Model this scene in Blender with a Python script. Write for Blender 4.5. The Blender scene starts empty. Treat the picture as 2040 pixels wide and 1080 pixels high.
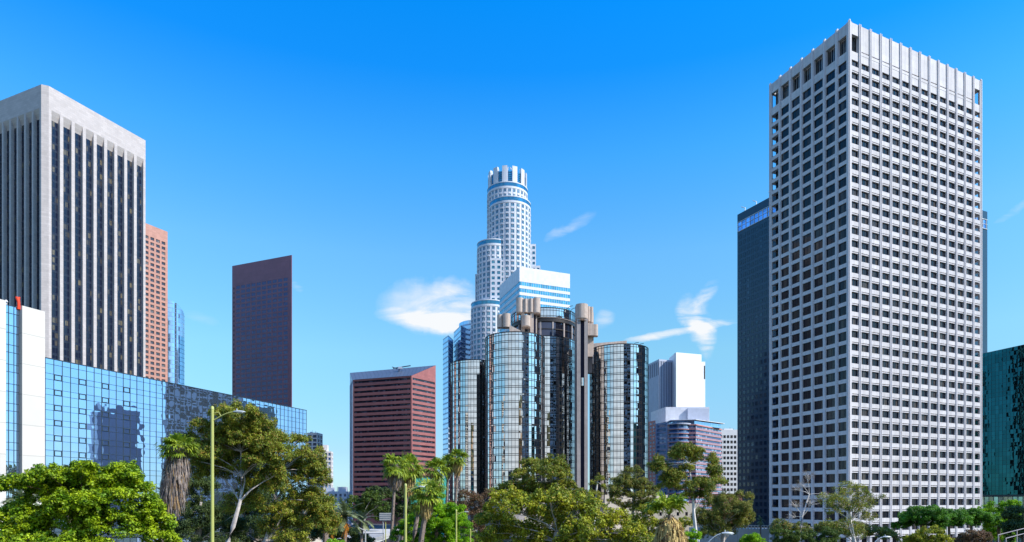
import bpy, math, random
import numpy as np
from mathutils import Vector

# ------------------------------------------------------------------ camera, sky, sun
F = 1300.0; CX = 1020.0; HY = 1000.0; ZC = 17.0
scene = bpy.context.scene
COL = scene.collection
cam_d = bpy.data.cameras.new("camera"); cam = bpy.data.objects.new("camera", cam_d); COL.objects.link(cam)
cam.location = (0, 0, ZC); cam.rotation_euler = (math.pi/2, 0, 0)
cam_d.sensor_width = 36; cam_d.lens = F/2040*36; cam_d.shift_y = (HY-540)/2040
cam_d.clip_start = 0.5; cam_d.clip_end = 20000
scene.camera = cam
SUN_EL = math.radians(40); SX, SY = 0.92, -0.392
scene.view_settings.view_transform = 'Standard'; scene.view_settings.look = 'None'
scene.view_settings.exposure = 0.5; scene.view_settings.gamma = 1
scene.cycles.max_bounces = 8; scene.cycles.glossy_bounces = 5; scene.cycles.diffuse_bounces = 3
scene.cycles.transparent_max_bounces = 4; scene.cycles.caustics_reflective = False; scene.cycles.caustics_refractive = False

world = bpy.data.worlds.new("World"); scene.world = world; world.use_nodes = True
def build_world():
    nt = world.node_tree; N = nt.nodes; L = nt.links; N.clear()
    def nd(t, **k):
        n = N.new(t)
        for a, b in k.items(): setattr(n, a, b)
        return n
    def M(op, a, b=None, c=None, clamp=False):
        n = nd('ShaderNodeMath', operation=op); n.use_clamp = clamp
        for i, v in enumerate((a, b, c)):
            if v is None: continue
            if isinstance(v, (int, float)): n.inputs[i].default_value = v
            else: L.new(v, n.inputs[i])
        return n.outputs[0]
    out = nd('ShaderNodeOutputWorld'); bg = nd('ShaderNodeBackground'); L.new(bg.outputs[0], out.inputs[0])
    sky = nd('ShaderNodeTexSky', sky_type='NISHITA'); sky.sun_disc = False
    sky.sun_elevation = SUN_EL; sky.sun_rotation = math.atan2(SX, SY)
    sky.air_density = 1.0; sky.dust_density = 0.3; sky.ozone_density = 2.5; sky.altitude = 0
    bg.inputs['Strength'].default_value = SKY_STR
    hs = nd('ShaderNodeHueSaturation'); hs.inputs['Saturation'].default_value = SKY_SAT; hs.inputs['Value'].default_value = 2.0
    L.new(sky.outputs[0], hs.inputs['Color'])
    tint = nd('ShaderNodeMix', data_type='RGBA', blend_type='MULTIPLY'); tint.inputs[0].default_value = 1
    L.new(hs.outputs[0], tint.inputs[6])
    tc = nd('ShaderNodeTexCoord'); sp = nd('ShaderNodeSeparateXYZ'); L.new(tc.outputs['Generated'], sp.inputs[0])
    x, y, z = sp.outputs
    ramp = nd('ShaderNodeValToRGB'); L.new(z, ramp.inputs[0])
    e = ramp.color_ramp.elements
    for i, (p, c) in enumerate(SKY_TINT):
        el = e[i] if i < 2 else e.new(p)
        el.position = p; el.color = (*c, 1)
    L.new(ramp.outputs[0], tint.inputs[7])
    # clouds: high thin cloud patches at given directions, u = x/y, v = z/y (world directions)
    ys = M('MAXIMUM', y, 0.05)
    u = M('DIVIDE', x, ys); v = M('DIVIDE', z, ys)
    cmb = nd('ShaderNodeCombineXYZ'); L.new(u, cmb.inputs[0]); L.new(v, cmb.inputs[1])
    def noise(scale, detail, sx=1, sy=1, rot=0, off=(0,0,0), dist=0.0):
        mp = nd('ShaderNodeMapping'); mp.inputs['Scale'].default_value = (sx, sy, 1); mp.inputs['Rotation'].default_value = (0, 0, rot)
        mp.inputs['Location'].default_value = off
        L.new(cmb.outputs[0], mp.inputs[0])
        n = nd('ShaderNodeTexNoise'); n.inputs['Scale'].default_value = scale; n.inputs['Detail'].default_value = detail
        n.inputs['Roughness'].default_value = 0.6; n.inputs['Distortion'].default_value = dist
        L.new(mp.outputs[0], n.inputs['Vector']); return n.outputs[0]
    total = None
    def add(m):
        nonlocal total
        total = m if total is None else M('ADD', total, m)
    def patch(px, py, rx, ry, ang, strength, nz, power=1.0, warp=0.0):
        cu, cv = (px-CX)/F, (HY-py)/F
        a = math.radians(ang); ca, sa = math.cos(a), math.sin(a)
        du = M('SUBTRACT', u, cu); dv = M('SUBTRACT', v, cv)
        if warp:
            du = M('ADD', du, M('MULTIPLY', M('SUBTRACT', wn1, 0.5), warp)); dv = M('ADD', dv, M('MULTIPLY', M('SUBTRACT', wn2, 0.5), warp))
        p = M('ADD', M('MULTIPLY', du, ca), M('MULTIPLY', dv, sa)); q = M('SUBTRACT', M('MULTIPLY', dv, ca), M('MULTIPLY', du, sa))
        p = M('DIVIDE', p, rx/F); q = M('DIVIDE', q, ry/F)
        d2 = M('ADD', M('MULTIPLY', p, p), M('MULTIPLY', q, q))
        g = M('SUBTRACT', 1.0, d2, clamp=True)
        g = M('POWER', g, power)
        # eroded by noise
        m = M('MULTIPLY', M('ADD', M('MULTIPLY', g, .35), M('MULTIPLY', M('SUBTRACT', nz, 0.40), 3.2)), g)
        add(M('MULTIPLY', M('MINIMUM', M('MAXIMUM', m, 0.0), 1.0), strength))
    wn1 = noise(9, 5, off=(3, 1, 0)); wn2 = noise(9, 5, off=(7, 5, 2))
    n1 = noise(13, 10, 0.45, 1.9, math.radians(-10), dist=0.9)
    n2 = noise(20, 10, .55, 1.9, math.radians(-25), (5, 2, 0), dist=1.4)
    patch(862, 616, 125, 62, -4, 0.8, n1, 1.0, 0.07)
    patch(880, 640, 145, 30, -3, 1.0, n1, 0.8, 0.05)
    patch(905, 600, 90, 40, -12, 0.5, n1, 1.0, 0.07)
    patch(1392, 655, 30, 66, 14, 0.9, n2, 1.1, 0.07)
    patch(1408, 600, 17, 52, -25, 0.6, n2, 1.0, 0.05)
    patch(1320, 668, 80, 9, 8, 0.9, n2, 0.7, 0.02)
    patch(1425, 650, 60, 9, 10, 0.6, n2, 0.7, 0.03)
    patch(1398, 672, 30, 36, 0, 0.6, n2, 1.0, 0.06)
    patch(1135, 450, 62, 14, 27, 0.42, n2, 0.8, 0.03)
    patch(1208, 632, 20, 24, -40, 0.5, n2, 0.8, 0.03)
    patch(592, 571, 16, 8, -30, 0.4, n2, 0.8, 0.02)
    patch(398, 632, 40, 12, -20, 0.12, n2, 0.8, 0.02)
    patch(2030, 415, 60, 9, 28, 0.2, n2, 0.8, 0.03)
    # broken haze cloud in the half of the sky behind the viewer
    n3 = nd('ShaderNodeTexNoise'); n3.inputs['Scale'].default_value = 2.6; n3.inputs['Detail'].default_value = 7
    mp = nd('ShaderNodeMapping'); mp.inputs['Scale'].default_value = (1, 1, 2.0); L.new(tc.outputs['Generated'], mp.inputs[0]); L.new(mp.outputs[0], n3.inputs['Vector'])
    back = M('MULTIPLY', M('MULTIPLY', M('SUBTRACT', -0.05, y), 4.0, clamp=True), M('MULTIPLY', M('SUBTRACT', n3.outputs[0], 0.46), 4.0, clamp=True), clamp=True)
    back = M('MULTIPLY', back, 0.6)
    hz = M('DIVIDE', M('SUBTRACT', M('MULTIPLY', x, .07), y), M('SQRT', M('ADD', M('ADD', M('MULTIPLY', x, x), M('MULTIPLY', y, y)), 1e-4)))
    hz = M('MULTIPLY', M('SUBTRACT', hz, .66), 4.5, clamp=True)          # bright haze low in the sky behind the viewer
    hz = M('MULTIPLY', hz, M('SUBTRACT', 1.0, M('MULTIPLY', z, 1.6), clamp=True))
    hz = M('MULTIPLY', hz, M('ADD', .45, n3.outputs[0], clamp=True))
    back = M('MAXIMUM', back, hz)
    front = M('MULTIPLY', M('MINIMUM', total, 1.0), M('GREATER_THAN', y, 0.06))
    allm = M('MINIMUM', M('ADD', front, back), 1.0)
    mixc = nd('ShaderNodeMix', data_type='RGBA'); L.new(allm, mixc.inputs[0]); L.new(tint.outputs[2], mixc.inputs[6])
    k = 0.68/SKY_STR
    mixc.inputs[7].default_value = (0.97*k, 1.0*k, 1.03*k, 1)
    L.new(mixc.outputs[2], bg.inputs[0])
SKY_STR = 0.15; SKY_SAT = 1.0
SKY_TINT = [(0.0, (.20, .30, .42)), (0.074, (.225, .30, .37)), (0.217, (.31, .47, .455)), (0.349, (.275, .54, .61)), (0.463, (.125, .53, .74)), (0.55, (.02, .46, .83)), (0.62, (.005, .47, .87)), (1.0, (.005, .40, .75))]
build_world()
sd = bpy.data.lights.new("sun", 'SUN'); sd.energy = 4.2; sd.angle = math.radians(0.5); sd.color = (1.0, 0.94, 0.85)
sun = bpy.data.objects.new("sun", sd); COL.objects.link(sun)
sdir = Vector((SX*math.cos(SUN_EL), SY*math.cos(SUN_EL), math.sin(SUN_EL)))
sun.rotation_euler = sdir.to_track_quat('Z', 'Y').to_euler(); sun.location = (60, -60, 200)

# ------------------------------------------------------------------ helpers
def P(px, py, Y): return ((px-CX)/F*Y, Y, ZC+(HY-py)/F*Y)
def roofpt(px, py, H):            # ground-plan point of a roof corner that is H metres above eye level
    Y = F*H/(HY-py); return ((px-CX)/F*Y, Y)
def tag(o, label=None, cat=None, group=None, kind=None):
    if label: o['label'] = label
    if cat: o['category'] = cat
    if group: o['group'] = group
    if kind: o['kind'] = kind
    return o
def empty(name, loc, label, cat, group=None):
    o = bpy.data.objects.new(name, None); COL.objects.link(o); o.location = loc
    return tag(o, label, cat, group)
class MB:
    def __init__(s): s.v = []; s.f = []; s.m = []; s.uv = []; s.mats = []; s.sm = []
    def mi(s, m):
        if m not in s.mats: s.mats.append(m)
        return s.mats.index(m)
    def face(s, pts, m, uvs=None, smooth=False):
        b = len(s.v); s.v += [tuple(p) for p in pts]; s.f.append(tuple(range(b, b+len(pts))))
        s.m.append(s.mi(m)); s.sm.append(smooth)
        s.uv += list(uvs) if uvs else [(0, 0)]*len(pts)
    def grid(s, rows, m, uvs=None, smooth=True):      # rows of points sharing vertices
        b = len(s.v); R = len(rows); Cn = len(rows[0]); k = s.mi(m)
        for r in rows: s.v += [tuple(p) for p in r]
        for i in range(R-1):
            for j in range(Cn-1):
                ids = (b+i*Cn+j, b+i*Cn+j+1, b+(i+1)*Cn+j+1, b+(i+1)*Cn+j)
                s.f.append(ids); s.m.append(k); s.sm.append(smooth)
                if uvs: s.uv += [uvs[i][j], uvs[i][j+1], uvs[i+1][j+1], uvs[i+1][j]]
                else: s.uv += [(0, 0)]*4
    def hexa(s, p, m, uvf=None):   # p: 8 points, bottom 0-3 ccw, top 4-7
        F6 = ((0, 1, 5, 4), (1, 2, 6, 5), (2, 3, 7, 6), (3, 0, 4, 7), (4, 5, 6, 7), (3, 2, 1, 0))
        for q in F6:
            pts = [p[i] for i in q]
            a = Vector(pts[0]); d1 = (Vector(pts[1])-a).length; d2 = (Vector(pts[3])-a).length
            s.face(pts, m, [(0, pts[0][2]), (d1, pts[1][2]), (d1, pts[2][2]+(0 if q not in F6[4:] else d2)), (0, pts[3][2]+(0 if q not in F6[4:] else d2))])
    def box(s, c, size, m, rz=0.0):
        cx, cy, cz = c; a, b, h = size[0]/2, size[1]/2, size[2]/2; ca, sa = math.cos(rz), math.sin(rz)
        p = []
        for z in (-h, h):
            for x, y in ((-a, -b), (a, -b), (a, b), (-a, b)): p.append((cx+x*ca-y*sa, cy+x*sa+y*ca, cz+z))
        s.hexa(p, m)
    def prism(s, pts, z0, z1, m, mtop=None, cap=True):
        n = len(pts); ar = sum(pts[i][0]*pts[(i+1) % n][1]-pts[(i+1) % n][0]*pts[i][1] for i in range(n))
        if ar < 0: pts = pts[::-1]
        u = 0
        z1s = z1 if isinstance(z1, (list, tuple)) else [z1]*n
        if ar < 0: z1s = list(z1s)[::-1]
        for i in range(n):
            a, b = pts[i], pts[(i+1) % n]; d = math.hypot(a[0]-b[0], a[1]-b[1]); j = (i+1) % n
            s.face([(*a, z0), (*b, z0), (*b, z1s[j]), (*a, z1s[i])], m, [(u, z0), (u+d, z0), (u+d, z1s[j]), (u, z1s[i])]); u += d
        if cap: s.face([(*p, z) for p, z in zip(pts, z1s)], mtop or m, [(p[0], p[1]) for p in pts])
    def tube(s, pts, rad, m, n=6):
        pts = [Vector(p) for p in pts]; rings = []
        if not isinstance(rad, (list, tuple)): rad = [rad]*len(pts)
        ref = Vector((0, 0, 1))
        for i, p in enumerate(pts):
            t = (pts[min(i+1, len(pts)-1)]-pts[max(i-1, 0)])
            if t.length < 1e-6: t = Vector((0, 0, 1))
            t.normalize(); a = t.cross(ref)
            if a.length < 0.15: a = t.cross(Vector((1, 0, 0)))
            a.normalize(); b = t.cross(a)
            rings.append([p+(a*math.cos(2*math.pi*k/n)+b*math.sin(2*math.pi*k/n))*rad[i] for k in range(n)]+[p+a*rad[i]])
        s.grid(rings, m)
        s.face([tuple(q) for q in rings[-1][:-1]], m)
    def build(s, name, parent=None, loc=None):
        me = bpy.data.meshes.new(name)
        me.from_pydata(s.v, [], s.f)
        for m in s.mats: me.materials.append(m)
        me.polygons.foreach_set('material_index', s.m); me.polygons.foreach_set('use_smooth', s.sm)
        uvl = me.uv_layers.new(name='UVMap'); uvl.data.foreach_set('uv', [c for p in s.uv for c in p])
        me.update()
        o = bpy.data.objects.new(name, me); COL.objects.link(o)
        if parent:
            o.parent = parent; o.matrix_parent_inverse.translation = -parent.location
        return o
class Facade:
    """flat wall a->b (ground plan), outward normal n; coordinates u along, z up, d outward"""
    def __init__(s, a, b, toward=None):
        s.a = a; dx, dy = b[0]-a[0], b[1]-a[1]; s.L = math.hypot(dx, dy); s.u = (dx/s.L, dy/s.L)
        n = (s.u[1], -s.u[0]); m = ((a[0]+b[0])/2, (a[1]+b[1])/2)
        t = toward or (0, 0)
        if n[0]*(t[0]-m[0])+n[1]*(t[1]-m[1]) < 0: n = (-n[0], -n[1])
        s.n = n; s.curved = False
    def pt(s, u, z, d=0): return (s.a[0]+s.u[0]*u+s.n[0]*d, s.a[1]+s.u[1]*u+s.n[1]*d, z)
class Drum:
    """cylinder wall; u = arc length from angle a0, counter-clockwise seen from above"""
    def __init__(s, c, r, a0=0.0, a1=2*math.pi): s.c = c; s.r = r; s.a0 = a0; s.L = r*(a1-a0); s.curved = True
    def pt(s, u, z, d=0):
        a = s.a0+u/s.r; return (s.c[0]+(s.r+d)*math.cos(a), s.c[1]+(s.r+d)*math.sin(a), z)
def fbox(mb, fc, u0, u1, z0, z1, d0, d1, m):
    n = max(1, int(math.ceil((u1-u0)/2.0))) if fc.curved else 1
    for i in range(n):
        a = u0+(u1-u0)*i/n; b = u0+(u1-u0)*(i+1)/n
        q = [fc.pt(a, z0, d1), fc.pt(b, z0, d1), fc.pt(b, z0, d0), fc.pt(a, z0, d0), fc.pt(a, z1, d1), fc.pt(b, z1, d1), fc.pt(b, z1, d0), fc.pt(a, z1, d0)]
        F6 = [(0, 1, 5, 4), (4, 5, 6, 7), (3, 2, 1, 0)]
        if i == 0: F6.append((3, 0, 4, 7))
        if i == n-1: F6.append((1, 2, 6, 5))
        for f in F6:
            if f == (0, 1, 5, 4): uv = [(a, z0), (b, z0), (b, z1), (a, z1)]
            elif f in ((4, 5, 6, 7), (3, 2, 1, 0)): uv = [(a, d1), (b, d1), (b, d0), (a, d0)]
            else: uv = [(d0, z0), (d1, z0), (d1, z1), (d0, z1)]
            mb.face([q[k] for k in f], m, uv)
def fquad(mb, fc, u0, u1, z0, z1, d, m, uv=None):
    mb.face([fc.pt(u0, z0, d), fc.pt(u1, z0, d), fc.pt(u1, z1, d), fc.pt(u0, z1, d)], m, uv or [(u0, z0), (u1, z0), (u1, z1), (u0, z1)])
rnd = random.Random(7)
def pane(mb, fc, u0, u1, z0, z1, d, m, tilt=0.01, pillow=0.01, n=3, wob=0.0):
    """one slightly bowed, slightly tilted sheet of glass"""
    tu, tz = rnd.gauss(0, tilt), rnd.gauss(0, tilt); pl = pillow*rnd.uniform(0.3, 1.5)*rnd.choice((1, 1, -1))
    ph = rnd.uniform(0, 6)
    rows = []; uvs = []
    P0 = [fc.pt(u0, 0, d), fc.pt(u1, 0, d)]; nn = fc.pt((u0+u1)/2, 0, d+1); n0 = fc.pt((u0+u1)/2, 0, d); nx, ny = nn[0]-n0[0], nn[1]-n0[1]
    for i in range(n+1):
        t = i/n; row = []; ur = []
        for j in range(n+1):
            q = j/n
            off = tu*(q-.5)*2+tz*(t-.5)*2+pl*(1-4*(q-.5)**2)*(1-4*(t-.5)**2)*1.0+wob*math.sin(ph+5*q+3*t)
            x = P0[0][0]+(P0[1][0]-P0[0][0])*q+nx*off; y = P0[0][1]+(P0[1][1]-P0[0][1])*q+ny*off
            row.append((x, y, z0+(z1-z0)*t)); ur.append((u0+(u1-u0)*q, z0+(z1-z0)*t))
        rows.append(row); uvs.append(ur)
    mb.grid(rows, m, uvs, True)
def proj_area(pts):
    q = []
    for x, y, z in pts:
        if y < 1: return 0
        X = CX+F*x/y; Yp = HY-F*(z-ZC)/y; q.append((X, Yp))
    a = abs(sum(q[i][0]*q[(i+1) % len(q)][1]-q[(i+1) % len(q)][0]*q[i][1] for i in range(len(q))))/2
    cx = sum(p[0] for p in q)/len(q); cy = sum(p[1] for p in q)/len(q)
    if cx < 0 or cx > 2040 or cy < 0 or cy > 1080: return 0
    return a
class Windows:
    """collects the windows of one building: the largest in view become parts, the rest one part"""
    def __init__(s): s.items = []
    def add(s, fc, u0, u1, z0, z1, d, glass, frame=None, fw=0.12, split=1, limit=True, fd=0.06, vis=1.0):
        s.items.append((proj_area([fc.pt(u0, z0, d), fc.pt(u1, z0, d), fc.pt(u1, z1, d), fc.pt(u0, z1, d)])*vis, fc, u0, u1, z0, z1, d, glass, frame, fw, split, fd))
    def one(s, mb, it):
        _, fc, u0, u1, z0, z1, d, glass, frame, fw, split, fd = it
        tl = rnd.gauss(0, 0.01); tk = rnd.gauss(0, 0.01)
        mb.face([fc.pt(u0, z0, d-tl), fc.pt(u1, z0, d-tk), fc.pt(u1, z1, d+tl), fc.pt(u0, z1, d+tk)], glass, [(u0, z0), (u1, z0), (u1, z1), (u0, z1)])
        if frame:
            fbox(mb, fc, u0, u1, z0, z0+fw, d, d+fd, frame)
            fbox(mb, fc, u0, u1, z1-fw, z1, d, d+fd, frame)
            for k in range(split+1):
                u = u0+(u1-u0-fw)*k/split
                fbox(mb, fc, u, u+fw, z0+fw, z1-fw, d, d+fd*0.9, frame)
    def finish(s, parent, cap=100, name='window'):
        it = sorted(s.items, key=lambda t: -t[0])
        for t in it[:cap]:
            mb = MB(); s.one(mb, t); mb.build(name, parent)
        if it[cap:]:
            mb = MB()
            for t in it[cap:]: s.one(mb, t)
            tag(mb.build(name, parent), kind='stuff')

# ------------------------------------------------------------------ materials
MATS = {}
def newmat(name):
    m = bpy.data.materials.new(name); m.use_nodes = True; m.node_tree.nodes.clear(); return m, m.node_tree.nodes, m.node_tree.links
def wall(name, col, rough=0.8, var=0.12, scale=0.15, spec=0.3, tiles=None, tcol=None, bump=0.0, streak=0.0, metal=0.0):
    """matt surface with weathering; tiles=(w,h,mortar) draws panel joints from the UVs in metres"""
    m, N, L = newmat(name)
    out = N.new('ShaderNodeOutputMaterial'); b = N.new('ShaderNodeBsdfPrincipled'); L.new(b.outputs[0], out.inputs[0])
    b.inputs['Roughness'].default_value = rough; b.inputs['Specular IOR Level'].default_value = spec; b.inputs['Metallic'].default_value = metal
    g = N.new('ShaderNodeNewGeometry')
    n1 = N.new('ShaderNodeTexNoise'); n1.inputs['Scale'].default_value = scale; n1.inputs['Detail'].default_value = 8; n1.inputs['Roughness'].default_value = 0.65
    L.new(g.outputs['Position'], n1.inputs['Vector'])
    mr = N.new('ShaderNodeMapRange'); mr.inputs[1].default_value = 0.3; mr.inputs[2].default_value = 0.7; mr.inputs[3].default_value = 1-var; mr.inputs[4].default_value = 1+var
    L.new(n1.outputs[0], mr.inputs[0]); fac = mr.outputs[0]
    if streak:
        mp = N.new('ShaderNodeMapping'); mp.inputs['Scale'].default_value = (1.3, 1.3, 0.05); L.new(g.outputs['Position'], mp.inputs[0])
        n2 = N.new('ShaderNodeTexNoise'); n2.inputs['Scale'].default_value = 1.0; n2.inputs['Detail'].default_value = 5; L.new(mp.outputs[0], n2.inputs['Vector'])
        m2 = N.new('ShaderNodeMapRange'); m2.inputs[1].default_value = 0.3; m2.inputs[2].default_value = 0.7; m2.inputs[3].default_value = 1-streak; m2.inputs[4].default_value = 1+streak*0.4
        L.new(n2.outputs[0], m2.inputs[0]); mm = N.new('ShaderNodeMath'); mm.operation = 'MULTIPLY'; L.new(fac, mm.inputs[0]); L.new(m2.outputs[0], mm.inputs[1]); fac = mm.outputs[0]
    vm = N.new('ShaderNodeVectorMath'); vm.operation = 'SCALE'; vm.inputs[0].default_value = col; L.new(fac, vm.inputs['Scale'])
    c = vm.outputs[0]
    if tiles:
        uv = N.new('ShaderNodeUVMap'); br = N.new('ShaderNodeTexBrick'); br.offset = tiles[3] if len(tiles) > 3 else 0.0
        br.inputs['Scale'].default_value = 1; br.inputs['Brick Width'].default_value = tiles[0]; br.inputs['Row Height'].default_value = tiles[1]; br.inputs['Mortar Size'].default_value = tiles[2]
        br.inputs['Mortar Smooth'].default_value = 0.1; br.inputs['Bias'].default_value = 0
        br.inputs['Color1'].default_value = (1, 1, 1, 1); br.inputs['Color2'].default_value = (0.86, 0.86, 0.86, 1); t = tcol if tcol is not None else 0.55
        br.inputs['Mortar'].default_value = (t, t, t, 1)
        L.new(uv.outputs[0], br.inputs['Vector'])
        mx = N.new('ShaderNodeMix'); mx.data_type = 'RGBA'; mx.blend_type = 'MULTIPLY'; mx.inputs[0].default_value = 1
        L.new(c, mx.inputs[6]); L.new(br.outputs['Color'], mx.inputs[7]); c = mx.outputs[2]
    L.new(c, b.inputs['Base Color'])
    if bump:
        bp = N.new('ShaderNodeBump'); bp.inputs['Strength'].default_value = bump; bp.inputs['Distance'].default_value = 0.1
        n3 = N.new('ShaderNodeTexNoise'); n3.inputs['Scale'].default_value = 2.5; n3.inputs['Detail'].default_value = 6; L.new(g.outputs['Position'], n3.inputs['Vector'])
        L.new(n3.outputs[0], bp.inputs['Height']); L.new(bp.outputs[0], b.inputs['Normal'])
    return m
def mirror(name, col, rough=0.02, metal=1.0, cell=None, var=0.15, spec=0.5):
    """coated glass; col is the tint of what it mirrors; cell=(w,h) gives each pane its own tone"""
    m, N, L = newmat(name)
    out = N.new('ShaderNodeOutputMaterial'); b = N.new('ShaderNodeBsdfPrincipled'); L.new(b.outputs[0], out.inputs[0])
    b.inputs['Roughness'].default_value = rough; b.inputs['Metallic'].default_value = metal; b.inputs['Specular IOR Level'].default_value = spec
    b.inputs['Base Color'].default_value = (*col, 1)
    if cell:
        uv = N.new('ShaderNodeUVMap'); mp = N.new('ShaderNodeVectorMath'); mp.operation = 'MULTIPLY'; mp.inputs[1].default_value = (1/cell[0], 1/cell[1], 1)
        L.new(uv.outputs[0], mp.inputs[0]); fl = N.new('ShaderNodeVectorMath'); fl.operation = 'FLOOR'; L.new(mp.outputs[0], fl.inputs[0])
        wn = N.new('ShaderNodeTexWhiteNoise'); wn.noise_dimensions = '3D'; L.new(fl.outputs[0], wn.inputs['Vector'])
        mr = N.new('ShaderNodeMapRange'); mr.inputs[3].default_value = 1-var; mr.inputs[4].default_value = 1+var; L.new(wn.outputs[0], mr.inputs[0])
        vm = N.new('ShaderNodeVectorMath'); vm.operation = 'SCALE'; vm.inputs[0].default_value = col; L.new(mr.outputs[0], vm.inputs['Scale']); L.new(vm.outputs[0], b.inputs['Base Color'])
    return m
def office(name, dark, blind, amount=0.3, cell=(1.2, 4), rough=0.06, spec=0.6, metal=0.0):
    """window glass with rooms behind: most panes dark, some with drawn blinds"""
    m, N, L = newmat(name)
    out = N.new('ShaderNodeOutputMaterial'); b = N.new('ShaderNodeBsdfPrincipled'); L.new(b.outputs[0], out.inputs[0])
    b.inputs['Roughness'].default_value = rough; b.inputs['Specular IOR Level'].default_value = spec; b.inputs['Metallic'].default_value = metal
    g = N.new('ShaderNodeUVMap'); mp = N.new('ShaderNodeVectorMath'); mp.operation = 'MULTIPLY'; mp.inputs[1].default_value = (1/cell[0], 1/cell[1], 1)
    L.new(g.outputs[0], mp.inputs[0]); fl = N.new('ShaderNodeVectorMath'); fl.operation = 'FLOOR'; L.new(mp.outputs[0], fl.inputs[0])
    wn = N.new('ShaderNodeTexWhiteNoise'); wn.noise_dimensions = '3D'; L.new(fl.outputs[0], wn.inputs['Vector'])
    mr = N.new('ShaderNodeMapRange'); mr.inputs[1].default_value = 1-amount-0.12; mr.inputs[2].default_value = 1.0
    L.new(wn.outputs[0], mr.inputs[0])
    gp = N.new('ShaderNodeNewGeometry'); n1 = N.new('ShaderNodeTexNoise'); n1.inputs['Scale'].default_value = 1.6; n1.inputs['Detail'].default_value = 3; L.new(gp.outputs['Position'], n1.inputs['Vector'])
    mu = N.new('ShaderNodeMath'); mu.operation = 'MULTIPLY'; L.new(mr.outputs[0], mu.inputs[0]); L.new(n1.outputs[0], mu.inputs[1])
    m2 = N.new('ShaderNodeMath'); m2.operation = 'MULTIPLY'; m2.use_clamp = True; L.new(mu.outputs[0], m2.inputs[0]); m2.inputs[1].default_value = 2.0
    mx = N.new('ShaderNodeMix'); mx.data_type = 'RGBA'; L.new(m2.outputs[0], mx.inputs[0]); mx.inputs[6].default_value = (*dark, 1); mx.inputs[7].default_value = (*blind, 1)
    L.new(mx.outputs[2], b.inputs['Base Color'])
    return m
def leafmat(name, c1, c2, c3=None, trans=0.35, scale=0.6, rough=0.55):
    m, N, L = newmat(name)
    out = N.new('ShaderNodeOutputMaterial'); b = N.new('ShaderNodeBsdfPrincipled'); t = N.new('ShaderNodeBsdfTranslucent'); ms = N.new('ShaderNodeMixShader')
    ms.inputs[0].default_value = trans; L.new(b.outputs[0], ms.inputs[1]); L.new(t.outputs[0], ms.inputs[2]); L.new(ms.outputs[0], out.inputs[0])
    b.inputs['Roughness'].default_value = rough; b.inputs['Specular IOR Level'].default_value = 0.35
    g = N.new('ShaderNodeNewGeometry'); n1 = N.new('ShaderNodeTexNoise'); n1.inputs['Scale'].default_value = scale; n1.inputs['Detail'].default_value = 3
    L.new(g.outputs['Position'], n1.inputs['Vector'])
    r = N.new('ShaderNodeValToRGB'); L.new(n1.outputs[0], r.inputs[0]); r.color_ramp.elements[0].position = 0.38; r.color_ramp.elements[0].color = (*c1, 1)
    r.color_ramp.elements[1].position = 0.62; r.color_ramp.elements[1].color = (*c2, 1)
    mr = N.new('ShaderNodeMapRange'); mr.inputs[3].default_value = 0.6; mr.inputs[4].default_value = 1.45; L.new(g.outputs['Random Per Island'], mr.inputs[0])
    vm = N.new('ShaderNodeVectorMath'); vm.operation = 'SCALE'; L.new(r.outputs[0], vm.inputs[0]); L.new(mr.outputs[0], vm.inputs['Scale'])
    c = vm.outputs[0]
    if c3:
        mx = N.new('ShaderNodeMix'); mx.data_type = 'RGBA'; gt = N.new('ShaderNodeMath'); gt.operation = 'GREATER_THAN'; gt.inputs[1].default_value = 0.86
        fr = N.new('ShaderNodeMath'); fr.operation = 'FRACT'; m7 = N.new('ShaderNodeMath'); m7.operation = 'MULTIPLY'; m7.inputs[1].default_value = 17.3
        L.new(g.outputs['Random Per Island'], m7.inputs[0]); L.new(m7.outputs[0], fr.inputs[0]); L.new(fr.outputs[0], gt.inputs[0]); L.new(gt.outputs[0], mx.inputs[0])
        L.new(c, mx.inputs[6]); mx.inputs[7].default_value = (*c3, 1); c = mx.outputs[2]
    L.new(c, b.inputs['Base Color']); L.new(c, t.inputs['Color'])
    return m
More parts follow.
